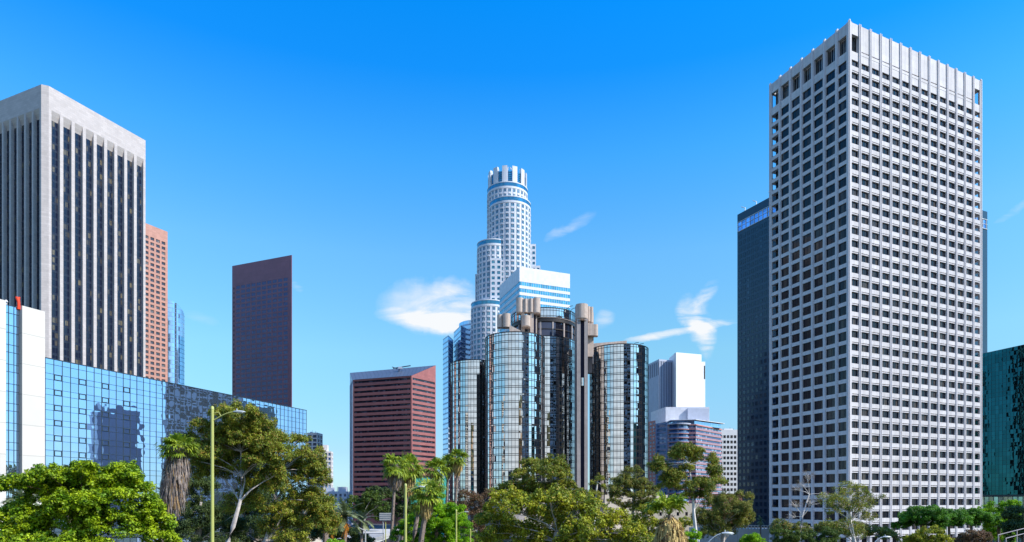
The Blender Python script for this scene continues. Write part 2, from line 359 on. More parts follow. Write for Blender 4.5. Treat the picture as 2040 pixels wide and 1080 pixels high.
M_ = dict(
    white_conc=wall('white_concrete', (.64, .61, .63), .75, .07, .12, streak=.10),
    white_conc2=wall('white_concrete_panel', (.66, .63, .64), .75, .09, .3, streak=.14, tiles=(4.73, 3.9, .04), tcol=.85),
    tower_glass=office('tower_glass', (.008, .012, .022), (.085, .07, .06), .25, (1.1, 3.9), metal=0.0, spec=.28),
    bronze=wall('bronze_frame', (.05, .035, .03), .5, .1),
    dark=wall('dark_recess', (.02, .02, .025), .7, .1),
    marble=wall('white_marble_cladding', (.53, .475, .455), .6, .06, .2, tiles=(2.4, 1.15, .05, .5), tcol=.78),
    strip_glass=office('navy_strip_glass', (.010, .014, .035), (.16, .135, .09), .10, (1.35, 3.9), rough=.05, spec=.5),
    spandrel_navy=wall('navy_spandrel', (.015, .02, .045), .3, .1, spec=.5),
    black_granite=wall('black_granite', (.008, .035, .075), .28, .15, .4, spec=.5),
    black_glass=office('black_tower_glass', (.003, .018, .045), (.03, .07, .12), .06, (3.3, 3.95), spec=.5),
    pink=wall('pink_granite', (.52, .27, .21), .7, .08, .2, tiles=(3.0, 1.0, .05), tcol=.75),
    pink_glass=office('pink_tower_glass', (.05, .05, .07), (.18, .16, .16), .3, (2, 3.8)),
    purple=wall('red_brown_granite', (.25, .105, .145), .5, .08, .2, spec=.5, tiles=(4.6, 3.9, .1), tcol=.8),
    purple_glass=office('purple_tower_glass', (.05, .07, .20), (.08, .10, .22), .3, (2, 3.9), rough=.15, spec=.5),
    red=wall('red_granite', (.36, .135, .13), .65, .10, .2, tiles=(3.0, 1.3, .05), tcol=.8),
    red_glass=office('red_building_glass', (.02, .02, .035), (.10, .10, .14), .3, (1.6, 4), spec=.6),
    roof_metal=wall('blue_grey_roof_metal', (.10, .12, .16), .45, .08, .3, tiles=(3.2, 90, .25), tcol=.6, spec=.5),
    us_white=wall('pale_granite', (.64, .66, .71), .6, .05, .1),
    us_glass=office('teal_window_glass', (.02, .14, .24), (.14, .34, .42), .35, (2, 4.6), spec=.4, metal=.35, rough=.12),
    teal_band=mirror('teal_band_glass', (.06, .24, .36), .1, .7, (2.2, 4.5), .2),
    citi_white=wall('white_metal_panel', (.74, .75, .79), .45, .04, .2, spec=.5, tiles=(2.3, 2.3, .05), tcol=.86),
    citi_glass=mirror('turquoise_band_glass', (.10, .42, .60), .12, .6, (2.3, 4.5), .25),
    blue_glass=mirror('pale_blue_glass', (.42, .60, .80), .06, .85, (1.8, 4.0), .12),
    blue_band=wall('pale_blue_spandrel', (.42, .54, .70), .35, .05, spec=.5),
    mid_blue=wall('mid_blue_spandrel', (.16, .26, .44), .35, .05, spec=.5),
    bronze_glass=mirror('bronze_mirror_glass', (.50, .27, .11), .1, .9, (9, 4), .35),
    bright_white=wall('bright_white_render', (.88, .87, .86), .7, .03, .2),
    tan=wall('tan_brick', (.62, .33, .14), .85, .12, .3),
    bon_glass=mirror('mirror_glass', (.70, .71, .72), .015, 1.0, (1.9, 4.0), .10),
    bon_frame=wall('dark_bronze_mullion', (.018, .014, .014), .4, .1, spec=.5),
    bon_dark=mirror('dark_restaurant_glass', (.10, .10, .14), .05, .9),
    conc=wall('warm_concrete', (.55, .45, .38), .85, .12, .5, streak=.22, bump=.2),
    conc_dark=wall('shaft_concrete', (.42, .37, .35), .85, .12, .4, streak=.2),
    shaft_glass=wall('shaft_glass', (.008, .010, .032), .4, .1, spec=.15),
    left_glass=mirror('blue_mirror_glass', (.52, .68, .90), .012, .95, (1.43, 2.6), .07),
    mullion=wall('dark_blue_mullion', (.03, .05, .07), .4, .1, spec=.5),
    slab=wall('cream_concrete_panel', (.68, .64, .58), .8, .04, .2, tiles=(40, 4.9, .09), tcol=.72),
    teal_glass=mirror('teal_mirror_glass', (.012, .075, .09), .02, 1.0, (1.6, 3.6), .2),
    teal_frame=wall('dark_teal_mullion', (.01, .035, .04), .4, .1, spec=.5),
    pale_teal=mirror('pale_green_glass', (.28, .42, .36), .1, .8, (2, 3), .25),
    white_paint=wall('white_render', (.72, .71, .71), .7, .04, .2),
    grey_blue=wall('grey_blue_metal', (.42, .46, .56), .5, .08, .4, spec=.5),
    stripe_dark=wall('dark_stripe', (.06, .08, .13), .4, .1, spec=.5),
    band_pink=wall('pink_spandrel', (.58, .27, .24), .7, .06, .2),
    band_glass=office('blue_band_glass', (.03, .08, .20), (.30, .45, .62), .4, (2.4, 4.0), spec=.7),
    green_wall=wall('green_hoarding', (.07, .52, .42), .6, .08, .3, tiles=(4, 20, .1), tcol=.85),
    asphalt=wall('asphalt', (.07, .075, .085), .9, .15, .5),
    lawn=wall('ground_cover', (.045, .06, .03), .95, .3, .05),
    deck=wall('pale_concrete_deck', (.55, .53, .50), .9, .1, .3, tiles=(9, 9, .1), tcol=.7),
    beige=wall('beige_render', (.62, .54, .44), .85, .08, .3),
    brick_brown=wall('brown_brick', (.22, .11, .08), .85, .12, .3),
    line=wall('road_paint', (.75, .75, .72), .8, .1),
    post_green=wall('olive_painted_steel', (.42, .43, .12), .5, .08, 1.5, spec=.5),
    galv=wall('galvanised_steel', (.50, .52, .52), .45, .08, 2, spec=.5, metal=.3),
    red_cover=wall('red_wrap', (.75, .06, .02), .6, .1, 3),
    car_paint=wall('silver_car_paint', (.55, .56, .58), .3, .03, 1, spec=.7, metal=.4),
    car_glass=mirror('car_glass', (.05, .06, .07), .05, .5),
    rubber=wall('rubber', (.02, .02, .02), .8, .1),
    lens=wall('lamp_lens', (.7, .7, .68), .3, .02, spec=.6),
    bark_pale=wall('pale_bark', (.50, .44, .40), .85, .25, 1.8, bump=.4, streak=.2),
    bark_brown=wall('brown_bark', (.17, .12, .09), .9, .25, 1.8, bump=.5, streak=.2),
    bark_palm=wall('palm_bark', (.22, .17, .14), .95, .3, 4, bump=.6),
    bark_white=wall('white_bark', (.62, .58, .55), .85, .2, 2, bump=.3),
    ficus=leafmat('bright_ficus_leaf', (.11, .22, .005), (.36, .46, .008), None, .30, .9),
    euca=leafmat('olive_eucalyptus_leaf', (.10, .155, .018), (.31, .33, .030), (.34, .22, .04), .30, .6),
    euca2=leafmat('dull_eucalyptus_leaf', (.10, .14, .025), (.28, .29, .04), (.32, .20, .05), .30, .6),
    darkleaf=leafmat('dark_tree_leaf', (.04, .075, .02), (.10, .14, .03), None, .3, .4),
    midleaf=leafmat('mid_green_leaf', (.06, .11, .018), (.14, .20, .025), None, .35, .5),
    lime=leafmat('lime_green_leaf', (.13, .31, .006), (.30, .52, .01), None, .45, .5),
    olive=leafmat('yellow_olive_leaf', (.13, .19, .015), (.44, .44, .02), (.40, .32, .04), .28, .8),
    umbrella=leafmat('deep_green_leaf', (.045, .15, .012), (.14, .33, .018), None, .35, .5),
    rust=leafmat('rusty_leaf', (.13, .085, .045), (.24, .13, .07), (.10, .12, .03), .3, .5),
    palm=leafmat('palm_frond', (.16, .26, .02), (.38, .44, .04), None, .4, 1.2, .4),
    date=leafmat('date_palm_frond', (.14, .18, .08), (.27, .31, .14), None, .3, 1.2, .4),
    skirt=leafmat('dead_frond_grey', (.16, .12, .11), (.34, .28, .24), (.42, .26, .10), .2, 2.5, .8),
    skirt2=leafmat('dead_frond_golden', (.40, .27, .09), (.62, .46, .18), (.16, .09, .04), .2, 2.5, .8),
    fruit=leafmat('orange_fruit_stalk', (.50, .18, .02), (.65, .26, .03), None, .3, 2, .6),
)

# ------------------------------------------------------------------ setting
g = MB(); nr = 14
g.face([(-7000, -4000, 0), (7000, -4000, 0), (7000, 9000, 0), (-7000, 9000, 0)], M_['lawn'])
tag(g.build('ground'), kind='structure')
# street running away to the left of the drums
def strip(name, pts, w, z, m, kind='structure'):
    mb = MB(); L_ = []; R_ = []
    for i, p in enumerate(pts):
        a = pts[max(0, i-1)]; b = pts[min(len(pts)-1, i+1)]; dx, dy = b[0]-a[0], b[1]-a[1]; l = math.hypot(dx, dy); nx, ny = -dy/l*w/2, dx/l*w/2
        zz = p[2] if len(p) > 2 else 0
        L_.append((p[0]+nx, p[1]+ny, z+zz)); R_.append((p[0]-nx, p[1]-ny, z+zz))
    mb.grid([L_, R_], m, None, False); o = mb.build(name); tag(o, kind=kind); return o
strip('road', [(-10, 60), (-35, 180), (-62, 260), (-75, 330), (-100, 460), (-150, 700)], 22, .012, M_['asphalt'])
strip('road_marking', [(-10, 60), (-35, 180), (-62, 260), (-75, 330), (-100, 460), (-150, 700)], .35, .016, M_['line'])
strip('pavement', [(-24, 60), (-49, 180), (-76, 260), (-90, 330), (-115, 460), (-165, 700)], 4, .12, M_['deck'])
strip('plaza', [(60, 178), (150, 236), (240, 290)], 34, .10, M_['deck'])
strip('plaza', [(-60, 300), (20, 320), (100, 330)], 14, .10, M_['deck'])

# ------------------------------------------------------------------ big white grid tower (right)
def back_corner(c, l, r): return (l[0]+r[0]-c[0], l[1]+r[1]-c[1])
def inset(poly, d):
    cx = sum(p[0] for p in poly)/len(poly); cy = sum(p[1] for p in poly)/len(poly); out = []; n = len(poly)
    for i in range(n):
        p0, p1, p2 = poly[i-1], poly[i], poly[(i+1) % n]
        def nrm(a, b):
            dx, dy = b[0]-a[0], b[1]-a[1]; l = math.hypot(dx, dy); q = (dy/l, -dx/l)
            if q[0]*(cx-a[0])+q[1]*(cy-a[1]) < 0: q = (-q[0], -q[1])
            return q
        a, b = nrm(p0, p1), nrm(p1, p2); k = d/(1+a[0]*b[0]+a[1]*b[1]); out.append((p1[0]+(a[0]+b[0])*k, p1[1]+(a[1]+b[1])*k))
    return out
def rel(p, c): return p
def white_tower():
    H = 144.6; ZT = ZC+H
    c = roofpt(1692, 41, H); l = roofpt(1533, 169.5, H); r = roofpt(1956, 161, H); bk = back_corner(c, l, r); poly = [c, r, bk, l]
    t = empty('office_tower', (c[0], c[1], 0), 'tall white concrete office tower with a deep window grid on both faces, right of centre', 'office tower')
    core = MB(); core.prism(inset(poly, 1.5), 0, ZT-1.5, M_['dark'], M_['white_conc2']); core.build('core', t)
    piers = {}; sp = MB(); sl = MB(); W = Windows()
    T0 = 150.5+7; T0 = ZC+(HY-115)*.1508; nfl = 37; fh = 3.9
    faces = [('L', Facade(c, l), 7), ('R', Facade(c, r), 14), ('B', Facade(bk, r, (400, 600)), 7), ('K', Facade(bk, l, (-100, 800)), 14)]
    for kind, fc, nb in faces:
        pr = MB(); pitch = fc.L/nb; hid = kind in 'BK'
        for i in range(nb+1):
            u = pitch*i; ua = max(u-.5, 0.004) if i else .01; ub = min(u+.5, fc.L-.004)
            if kind == 'R':
                fbox(pr, fc, max(u-.46, .01), min(u+.46, fc.L-.01), 0, ZT-.4, -1.0, .0, M_['white_conc'])
                for s in (-.31, .31):
                    uu = min(max(u+s, .17), fc.L-.17)
                    fbox(pr, fc, uu-.13, uu+.13, 0, ZT+.25, 0, .16, M_['white_conc'])
                fbox(pr, fc, max(u-.2, .03), min(u+.2, fc.L-.03), ZT-.2, ZT+.35, -.5, -.1, M_['white_conc2'])
            else:
                fbox(pr, fc, ua, ub, 0, ZT-.4, -1.0, .04, M_['white_conc'])
                fbox(pr, fc, max(u-.28, .02), min(u+.28, fc.L-.02), 0, ZT+.2, .04, .22, M_['white_conc'])
                fbox(pr, fc, max(u-.25, .03), min(u+.25, fc.L-.03), ZT-.2, ZT+.6, -.5, -.15, M_['white_paint'])
        pr.build('pier', t)
        # parapet, spandrels, windows
        zt0, zt1 = ZC+(HY-98)*.1508, ZC+(HY-64)*.1508
        fbox(sp, fc, .05, fc.L-.05, zt1, ZT-.05, -1.1, -.16, M_['white_conc2'])
        fbox(sp, fc, .05, fc.L-.05, T0, zt0, -1.1, -.16, M_['white_conc2'])
        if kind == 'R' or kind == 'K':
            fbox(sp, fc, pitch+.3, fc.L-pitch-.3, zt0+.9, zt1, -1.1, -.14, M_['white_conc2'])
            fbox(sp, fc, pitch+.3, fc.L-pitch-.3, zt0-.3, zt0+.55, -1.05, -.10, M_['white_conc2'])
        for i in range(nb):
            a, b = pitch*i+.5, pitch*(i+1)-.5
            if kind in 'LB' or i in (0, nb-1):
                if i == 0: a += .9
                if i == nb-1: b -= .9
                W.add(fc, a, b, zt0+.02, zt1-.02, -1.47, M_['tower_glass'], M_['galv'], .1, 4)
        for k in range(nfl):
            T = T0-fh*k
            if T < 6: continue
            wh = 1.95 if kind in 'RK' else 2.7
            if kind in 'RK':
                for i in range(nb):
                    fbox(sp, fc, pitch*i+.5, pitch*(i+1)-.5, T-wh-1.3, T-wh, -.75, -.02, M_['white_conc2'])
                fbox(sl, fc, .3, fc.L-.3, T-wh-1.78, T-wh-1.5, -1.5, -.1, M_['white_conc'])
            else:
                fbox(sp, fc, .1, fc.L-.1, T-fh, T-wh, -1.3, -.16, M_['white_conc'])
            if hid: continue
            for i in range(nb):
                a, b = pitch*i+.55, pitch*(i+1)-.55
                if i == 0: a += .1
                if i == nb-1: b -= .95
                W.add(fc, a, b, T-wh-.25, T+.1, -1.47 if i == nb-1 else -.52, M_['tower_glass'], M_['bronze'], .1, 3 if kind == 'R' else 2)
    sp.build('spandrel_panels', t); sl.build('floor_ledges', t)
    # ground floor glazing behind the columns
    gl = MB()
    gl.prism(inset(poly, 3.0), 0, T0-fh*36-3.5, M_['tower_glass']); gl.build('lobby_glazing', t)
    W.finish(t)
white_tower()

# ------------------------------------------------------------------ black tower behind it
def black_tower():
    H = 175; ZT = ZC+H; a = roofpt(1469, 428, H); b2 = roofpt(1967, 422, H); u = (.42, -.9075)
    dx, dy = b2[0]-a[0], b2[1]-a[1]; Ln = u[0]*dx+u[1]*dy
    c = (a[0]+u[0]*Ln, a[1]+u[1]*Ln); bk = back_corner(c, a, b2)
    t = empty('dark_tower', (c[0], c[1], 0), 'black granite tower with a blue glazed band near its top, behind the white tower', 'office tower')
    mb = MB(); mb.prism([c, b2, bk, a], 0, ZT, M_['black_granite']); mb.build('wall', t)
    fa = Facade(a, c); fb = Facade(c, b2)
    W = Windows()
    z0, z1 = ZT-10.6, ZT-5.3
    nb = int(fa.L/3.3)
    for k in range(44):
        z = z0-5-3.95*k
        if z < 6: break
        for i in range(nb):
            W.add(fa, 1.2+3.3*i, 1.2+3.3*i+2.2, z, z+2.5, .03, M_['black_glass'], M_['black_granite'], .12, 1, fd=.08, vis=1.0 if i < 9 else .01)
    W.finish(t)
    for fc, nm in ((fa, 'glazed_band'), (fb, 'glazed_band')):
        m2 = MB(); n = int(fc.L/3.3)
        for i in range(n): pane(m2, fc, .6+3.3*i, .6+3.3*i+3.0, z0, z1, .05, mirror_blue, .02, .01, 2)
        fbox(m2, fc, .2, fc.L-.2, z1, z1+.35, 0, .35, M_['galv']); fbox(m2, fc, .2, fc.L-.2, z0-.35, z0, 0, .35, M_['galv'])
        for i in range(n+1): fbox(m2, fc, .3+3.3*i, .6+3.3*i, z0, z1, 0, .3, M_['galv'])
        fbox(m2, fc, .2, fc.L-.2, (z0+z1)/2-.12, (z0+z1)/2+.12, 0, .25, M_['galv'])
        m2.build(nm, t)
    m3 = MB()
    for uu in (5, 14, 26): m3.tube([fa.pt(uu, ZT-.5, -1), fa.pt(uu+.4, ZT+2.2, -1), fa.pt(uu-1.2, ZT+3.2, .5)], .2, M_['galv'])
    m3.build('roof_davits', t)
mirror_blue = mirror('bright_blue_band_glass', (.25, .42, .75), .05, .9, (3.3, 5), .3)
black_tower()

# ------------------------------------------------------------------ teal mirror building (far right)
def curtain(mb_glass, mb_frame, fc, z0, z1, cw, zs, glass, frame, d=.0, tilt=.01, pillow=.01, n=2, mw=.14, md=.12, u0=0, u1=None, wob=0, vis=None):
    u1 = fc.L if u1 is None else u1; nc = max(1, int(round((u1-u0)/cw))); w = (u1-u0)/nc
    for i in range(nc):
        if vis and not vis(u0+w*(i+.5)): continue
        for a, b in zip(zs[:-1], zs[1:]): pane(mb_glass, fc, u0+w*i, u0+w*(i+1), a, b, d, glass, tilt, pillow, n, wob)
    for i in range(nc+1):
        u = u0+w*i
        if vis and not vis(u): continue
        fbox(mb_frame, fc, u-mw/2, u+mw/2, z0, z1, d-.05, d+md, frame)
    for z in zs: 
        if vis:
            for i in range(nc):
                if vis(u0+w*(i+.5)): fbox(mb_frame, fc, u0+w*i, u0+w*(i+1), z-mw/2, z+mw/2, d-.05, d+md*.9, frame)
        else: fbox(mb_frame, fc, u0, u1, z-mw/2, z+mw/2, d-.05, d+md*.9, frame)
def frange(a, b, st):
    o = []; x = a
    while x < b-1e-6: o.append(x); x += st
    o.append(b); return o
def teal_building():
    H = 64.0; ZT = ZC+H; a = roofpt(1966, 703, H); b = roofpt(2040, 687, H)
    dx, dy = b[0]-a[0], b[1]-a[1]; l = math.hypot(dx, dy); u = (dx/l, dy/l)
    a0 = (a[0]-u[0]*22, a[1]-u[1]*22); b0 = (b[0]+u[0]*16, b[1]+u[1]*16)
    n = (-u[1], u[0]); n = n if n[0] > 0 else (-n[0], -n[1])
    t = empty('mirror_glass_building', (b0[0], b0[1], 0), 'dark teal mirror glass building at the right edge of the photo', 'office building')
    mb = MB(); mb.prism([(a0[0]+n[0]*.3, a0[1]+n[1]*.3), (b0[0]+n[0]*.3, b0[1]+n[1]*.3), (b0[0]+n[0]*40, b0[1]+n[1]*40), (a0[0]+n[0]*40, a0[1]+n[1]*40)], 0, ZT-.3, M_['teal_frame']); mb.build('core', t)
    fc = Facade(a0, b0); gl = MB(); fr = MB(); zs = frange(20, ZT, 1.8)
    curtain(gl, fr, fc, 20, ZT, 1.5, zs, M_['teal_glass'], M_['teal_frame'], .35, .0022, .0032, 4, .06, .06, wob=.0006)
    gl.build('mirror_glass', t); fr.build('mullions', t)
    g2 = MB(); f2 = MB(); curtain(g2, f2, fc, 0, 19.2, 2.0, frange(0, 19.2, 3.2), M_['pale_teal'], M_['teal_frame'], 1.0, .02, .01, 2, .14, .12)
    fbox(f2, fc, 0, fc.L, 19.2, 20, .2, 1.4, M_['teal_frame'])
    g2.build('base_glazing', t); f2.build('base_frame', t)
teal_building()

# ------------------------------------------------------------------ left marble tower
def marble_tower():
    H = 213; ZT = ZC+H
    a1 = roofpt(82, 168, H); a2 = roofpt(97, 171, H); b = roofpt(290, 280, H); lf = roofpt(0, 201, H)
    u = ((lf[0]-a1[0]), (lf[1]-a1[1])); l = math.hypot(*u); u = (u[0]/l, u[1]/l); lf = (a1[0]+u[0]*58, a1[1]+u[1]*58)
    t = empty('marble_tower', (a2[0], a2[1], 0), 'tall pale marble tower with dark vertical window strips, at the left edge', 'office tower')
    bk = (b[0]+u[0]*60, b[1]+u[1]*60)
    poly = [a1, a2, b, bk, lf]
    core = MB(); core.prism(inset(poly, 2.1), 0, ZT-3, M_['dark'], M_['marble']); core.build('core', t)
    f1 = Facade(a2, b); f2 = Facade(a1, lf); zb = ZT-11.8
    wl = MB(); pr = []
    # chamfer and attic band
    fch = Facade(a1, a2); fbox(wl, fch, 0, fch.L, 0, ZT-.02, -1.8, 0, M_['marble'])
    for fc in (f1, f2):
        fbox(wl, fc, .02, fc.L-.02, zb, ZT, -1.9, 0, M_['marble'])
    wl.build('attic_band', t)
    mroof = MB(); mroof.prism(inset(poly, .5), ZT-3, ZT-1.2, M_['marble']); mroof.build('roof', t)
    for fc, m0, nb in ((f1, 1.4, 9), (f2, 1.4, 9)):
        pitch = (fc.L-2*m0+1.7)/nb; sw = pitch-(1.75 if fc is f1 else 1.3)
        pm = MB(); ua = 0
        for i in range(nb+1):
            s0 = m0+pitch*i; ub = s0 if i < nb else fc.L-.02
            q0 = max(ua, .02)
            fbox(pm, fc, q0, ub, 0, zb-.01, -1.8, -.003, M_['marble'])
            if i < nb:
                g1 = MB(); 
                zt = zb-4.2
                for k in range(60):
                    z1 = zt-3.9*k; z0 = z1-3.9
                    if z0 < 30: break
                    for q in range(3):
                        w = sw/3; fquad(g1, fc, s0+w*q+.06, s0+w*(q+1)-.06, z0+1.2, z1, -1.76, M_['strip_glass'])
                        fquad(g1, fc, s0+w*q+.06, s0+w*(q+1)-.06, z0+.05, z0+1.15, -1.77, M_['spandrel_navy'])
                    fbox(g1, fc, s0, s0+sw, z0-.05, z0+.05, -1.8, -1.66, M_['mullion'])
                for q in (1, 2): fbox(g1, fc, s0+sw/3*q-.06, s0+sw/3*q+.06, 30, zt, -1.8, -1.62, M_['mullion'])
                g1.build('window_strip', t)
                # sloping soffit above the strip
                pm.face([fc.pt(s0, zb, -.02), fc.pt(s0+sw, zb, -.02), fc.pt(s0+sw, zt, -1.75), fc.pt(s0, zt, -1.75)], M_['marble'], [(0, 0), (sw, 0), (sw, 4.5), (0, 4.5)])
                ua = s0+sw
        pm.build('piers', t)
marble_tower()

# ------------------------------------------------------------------ pink granite tower, left
def pink_tower():
    H = 200; ZT = ZC+H; a = roofpt(289, 444, H); b = roofpt(334, 462, H)
    u = ((b[0]-a[0]), b[1]-a[1]); l = math.hypot(*u); u = (u[0]/l, u[1]/l); a0 = (b[0]-u[0]*42, b[1]-u[1]*42); n = (u[1], -u[0])
    t = empty('granite_tower', (b[0], b[1], 0), 'salmon pink granite tower with square windows, seen past the marble tower', 'office tower')
    mb = MB(); poly = [a0, b, (b[0]-n[0]*40, b[1]-n[1]*40), (a0[0]-n[0]*40, a0[1]-n[1]*40)]
    mb.prism(inset(poly, .5), 0, ZT-.5, M_['pink']); mb.build('wall', t)
    fc = Facade(a0, b); W = Windows(); gr = MB(); wp = 4.35; m = 1.9
    us = []
    uu = fc.L-m
    while uu-2.9 > 1: us.append((uu-2.9, uu)); uu -= wp
    us = us[::-1]; top = ZT-8.5
    zs = [top-3.75*k for k in range(46)]
    fbox(gr, fc, 0, fc.L, top, ZT, -.6, 0, M_['pink'])
    fbox(gr, fc, us[-1][1], fc.L, 0, top, -.6, 0, M_['pink'])
    for i, (p, q) in enumerate(us):
        pr = us[i-1][1] if i else 0
        fbox(gr, fc, pr, p, 0, top, -.6, 0, M_['pink'])
        for z in zs:
            fbox(gr, fc, p, q, z-3.75, z-2.1, -.6, -.003, M_['pink'])
            W.add(fc, p, q, z-2.1, z, -.45, M_['pink_glass'], M_['bronze'], .12, 2, vis=1 if i >= len(us)-4 else .01)
    gr.build('window_grid', t); W.finish(t)
pink_tower()

# ------------------------------------------------------------------ curved blue tower, left
def curved_tower():
    Y = 600; H = 405*Y/F; ZT = ZC+H
    t = empty('curved_glass_tower', (P(342, 0, Y)[0], Y, 0), 'slim curved blue glass tower at the right of the salmon granite tower', 'office tower')
    cx, _, _ = P(338, 0, 612); r = 12.5
    dr = Drum((cx, 612), r, math.radians(-170), math.radians(20)); gl = MB(); fr = MB()
    pts = [dr.pt(dr.L*i/24, 0)[:2] for i in range(25)]+[(-326, 640), (-342, 640)]
    ztops = [ZT]*10+[ZT-1.0*i*i*.055 for i in range(15)]+[ZT-12, ZT]
    core = MB(); core.prism(inset(pts, .3), 0, [z-.5 for z in ztops], M_['mullion']); core.build('core', t)
    for i in range(24):
        for z in frange(60, min(ztops[i], ztops[i+1])-.01, 4): 
            z2 = min(z+4, min(ztops[i], ztops[i+1]))
            if z2-z > .2: pane(gl, dr, dr.L*i/24, dr.L*(i+1)/24, z, z2, 0, M_['blue_glass'], .01, .006, 1); fbox(fr, dr, dr.L*i/24, dr.L*(i+1)/24, z-.16, z+.16, -.05, .08, M_['mid_blue'])
    gl.build('mirror_glass', t); fr.build('spandrels', t)
curved_tower()

# ------------------------------------------------------------------ dark red brown tower
def brown_tower():
    H = 210; ZT = ZC+H; r = roofpt(581, 508, H); l = roofpt(462.5, 530, H)
    t = empty('brown_tower', (r[0], r[1], 0), 'flat-sided dark red brown granite tower with a slanting top edge, standing alone left of centre', 'office tower')
    n = Facade(l, r).n
    poly = [l, r, (-213, 596), (-247, 602)]
    mb = MB(); mb.prism(inset(poly, .4), 0, ZT-.3, M_['purple']); mb.build('wall', t)
    fc = Facade(l, r); W = Windows(); gr = MB(); nb = 10; m0, m1 = 4.5, 3.0; pitch = (fc.L-m0-m1)/nb; top = ZT-18.5
    fbox(gr, fc, 0, fc.L, top, ZT, -.5, 0, M_['purple']); fbox(gr, fc, 0, m0, 0, top, -.5, 0, M_['purple']); fbox(gr, fc, fc.L-m1, fc.L, 0, top, -.5, 0, M_['purple'])
    for i in range(nb):
        u0 = m0+pitch*i; fbox(gr, fc, u0+pitch*.78, u0+pitch, 0, top, -.45, -.02, M_['purple'])
        for k in range(44):
            z = top-4.15*k
            if z < 60: break
            fbox(gr, fc, u0, u0+pitch*.78, z-4.15, z-2.9, -.4, -.03, M_['purple'])
            W.add(fc, u0, u0+pitch*.78, z-2.9, z, -.12, M_['purple_glass'], M_['purple'], .15, 2, fd=.05)
    for k in range(44):
        z = top-4.15*k
        if z > 60: fbox(gr, fc, 1.6, 2.6, z-2.6, z-.9, -.02, .02, M_['dark'])
    gr.build('window_grid', t); W.finish(t)
brown_tower()

# ------------------------------------------------------------------ low red banded building with the sloping metal roof
def red_building():
    He = 96.5; ZE = ZC+He                               # eaves
    Yc = F*He/(HY-748.5); c = ((820-CX)/F*Yc, Yc)
    l = roofpt(703, 757, He); 
    Yr = Yc*1.045; r = ((868-CX)/F*Yr, Yr); zr = ZC+(HY-728)/F*Yr
    zll = ZC+(HY-743)/F*(l[1]*1.05); ll = ((697-CX)/F*l[1]*1.05, l[1]*1.05)
    t = empty('red_building', (c[0], c[1], 0), 'red granite building with ribbon windows and a sloping blue-grey metal roof', 'office building')
    mb = MB(); back = (r[0]-40, r[1]+30)
    mb.prism(inset([l, c, r, (r[0]-6, r[1]+24), (ll[0]+4, ll[1]+24), ll], .6), 0, ZE-.2, M_['red']); mb.build('core', t)
    f1 = Facade(l, c); f2 = Facade(c, r); f0 = Facade(ll, l)
    pitch = 3.93; zt = ZE
    for fc, tg in ((f1, 0), (f2, 1)):
        w = MB()
        for k in range(27):
            z = zt-1.2-pitch*k
            if z < 2: break
            fbox(w, fc, 0, fc.L, z-pitch, z-1.75, -.7, 0, M_['red'])
            bd = MB(); n = int(fc.L/1.6); q = (fc.L-2.0)/n
            for i in range(n): fquad(bd, fc, 1+q*i+.06, 1+q*(i+1)-.06, z-1.75, z, -.5, M_['red_glass'])
            for i in range(n+1): fbox(bd, fc, 1+q*i-.06, 1+q*i+.06, z-1.75, z, -.55, -.42, M_['bronze'])
            bd.build('window_band', t)
            for a, b in ((0, 1.0), (fc.L-1.0, fc.L)): fbox(w, fc, a, b, z-1.75, z, -.7, -.004, M_['red'])
        fbox(w, fc, 0, fc.L, zt-1.2, zt, -.7, -.002, M_['red'])
        w.build('granite_bands', t)
    gb = MB()
    gb.prism([c, r, (r[0]-6, r[1]+2), (c[0]-3, c[1]+1)], ZE-.5, [ZE, zr, zr, ZE], M_['red']); gb.build('gable', t)
    rf = MB(); rf.face([(l[0]-.3, l[1]-.3, ZE+.02), (c[0], c[1]-.3, ZE+.02), (r[0], r[1], zr+.05), (ll[0], ll[1], zll+.05)], M_['roof_metal'], [(0, 0), (f1.L, 0), (f1.L+18, 20), (0, 20)])
    rf.face([(ll[0], ll[1], zll+.05), (r[0], r[1], zr+.05), (r[0]-6, r[1]+24, ZE), (ll[0]+4, ll[1]+24, ZE)], M_['roof_metal'], [(0, 0), (60, 0), (60, 20), (0, 20)])
    rf.build('metal_roof', t)
    g0 = MB(); fr = MB(); curtain(g0, fr, f0, 0, ZE, 1.6, frange(0, ZE, pitch), M_['blue_glass'], M_['blue_band'], .05, .01, .01, 1, .2, .1); 
    g0.prism([l, ll, (ll[0]+.4, ll[1]), (l[0]+.4, l[1])], ZE, [ZE+.1, zll, zll, ZE+.1], M_['blue_band'])
    g0.build('end_glazing', t); fr.build('end_mullions', t)
    cr = MB(); Yk = r[1]-2; b0 = P(795, 737, Yk)
    cr.tube([(b0[0], Yk, b0[2]-3), (b0[0], Yk, b0[2]+2.2)], .5, M_['stripe_dark']); cr.tube([P(783, 734, Yk), P(818, 728.5, Yk)], .45, M_['stripe_dark']); cr.tube([P(781, 731, Yk), P(792, 735, Yk)], .35, M_['stripe_dark'])
    cr.box((b0[0]+1, Yk, b0[2]+1.5), (3, 2, 1.6), M_['grey_blue']); cr.build('roof_crane', t)
red_building()

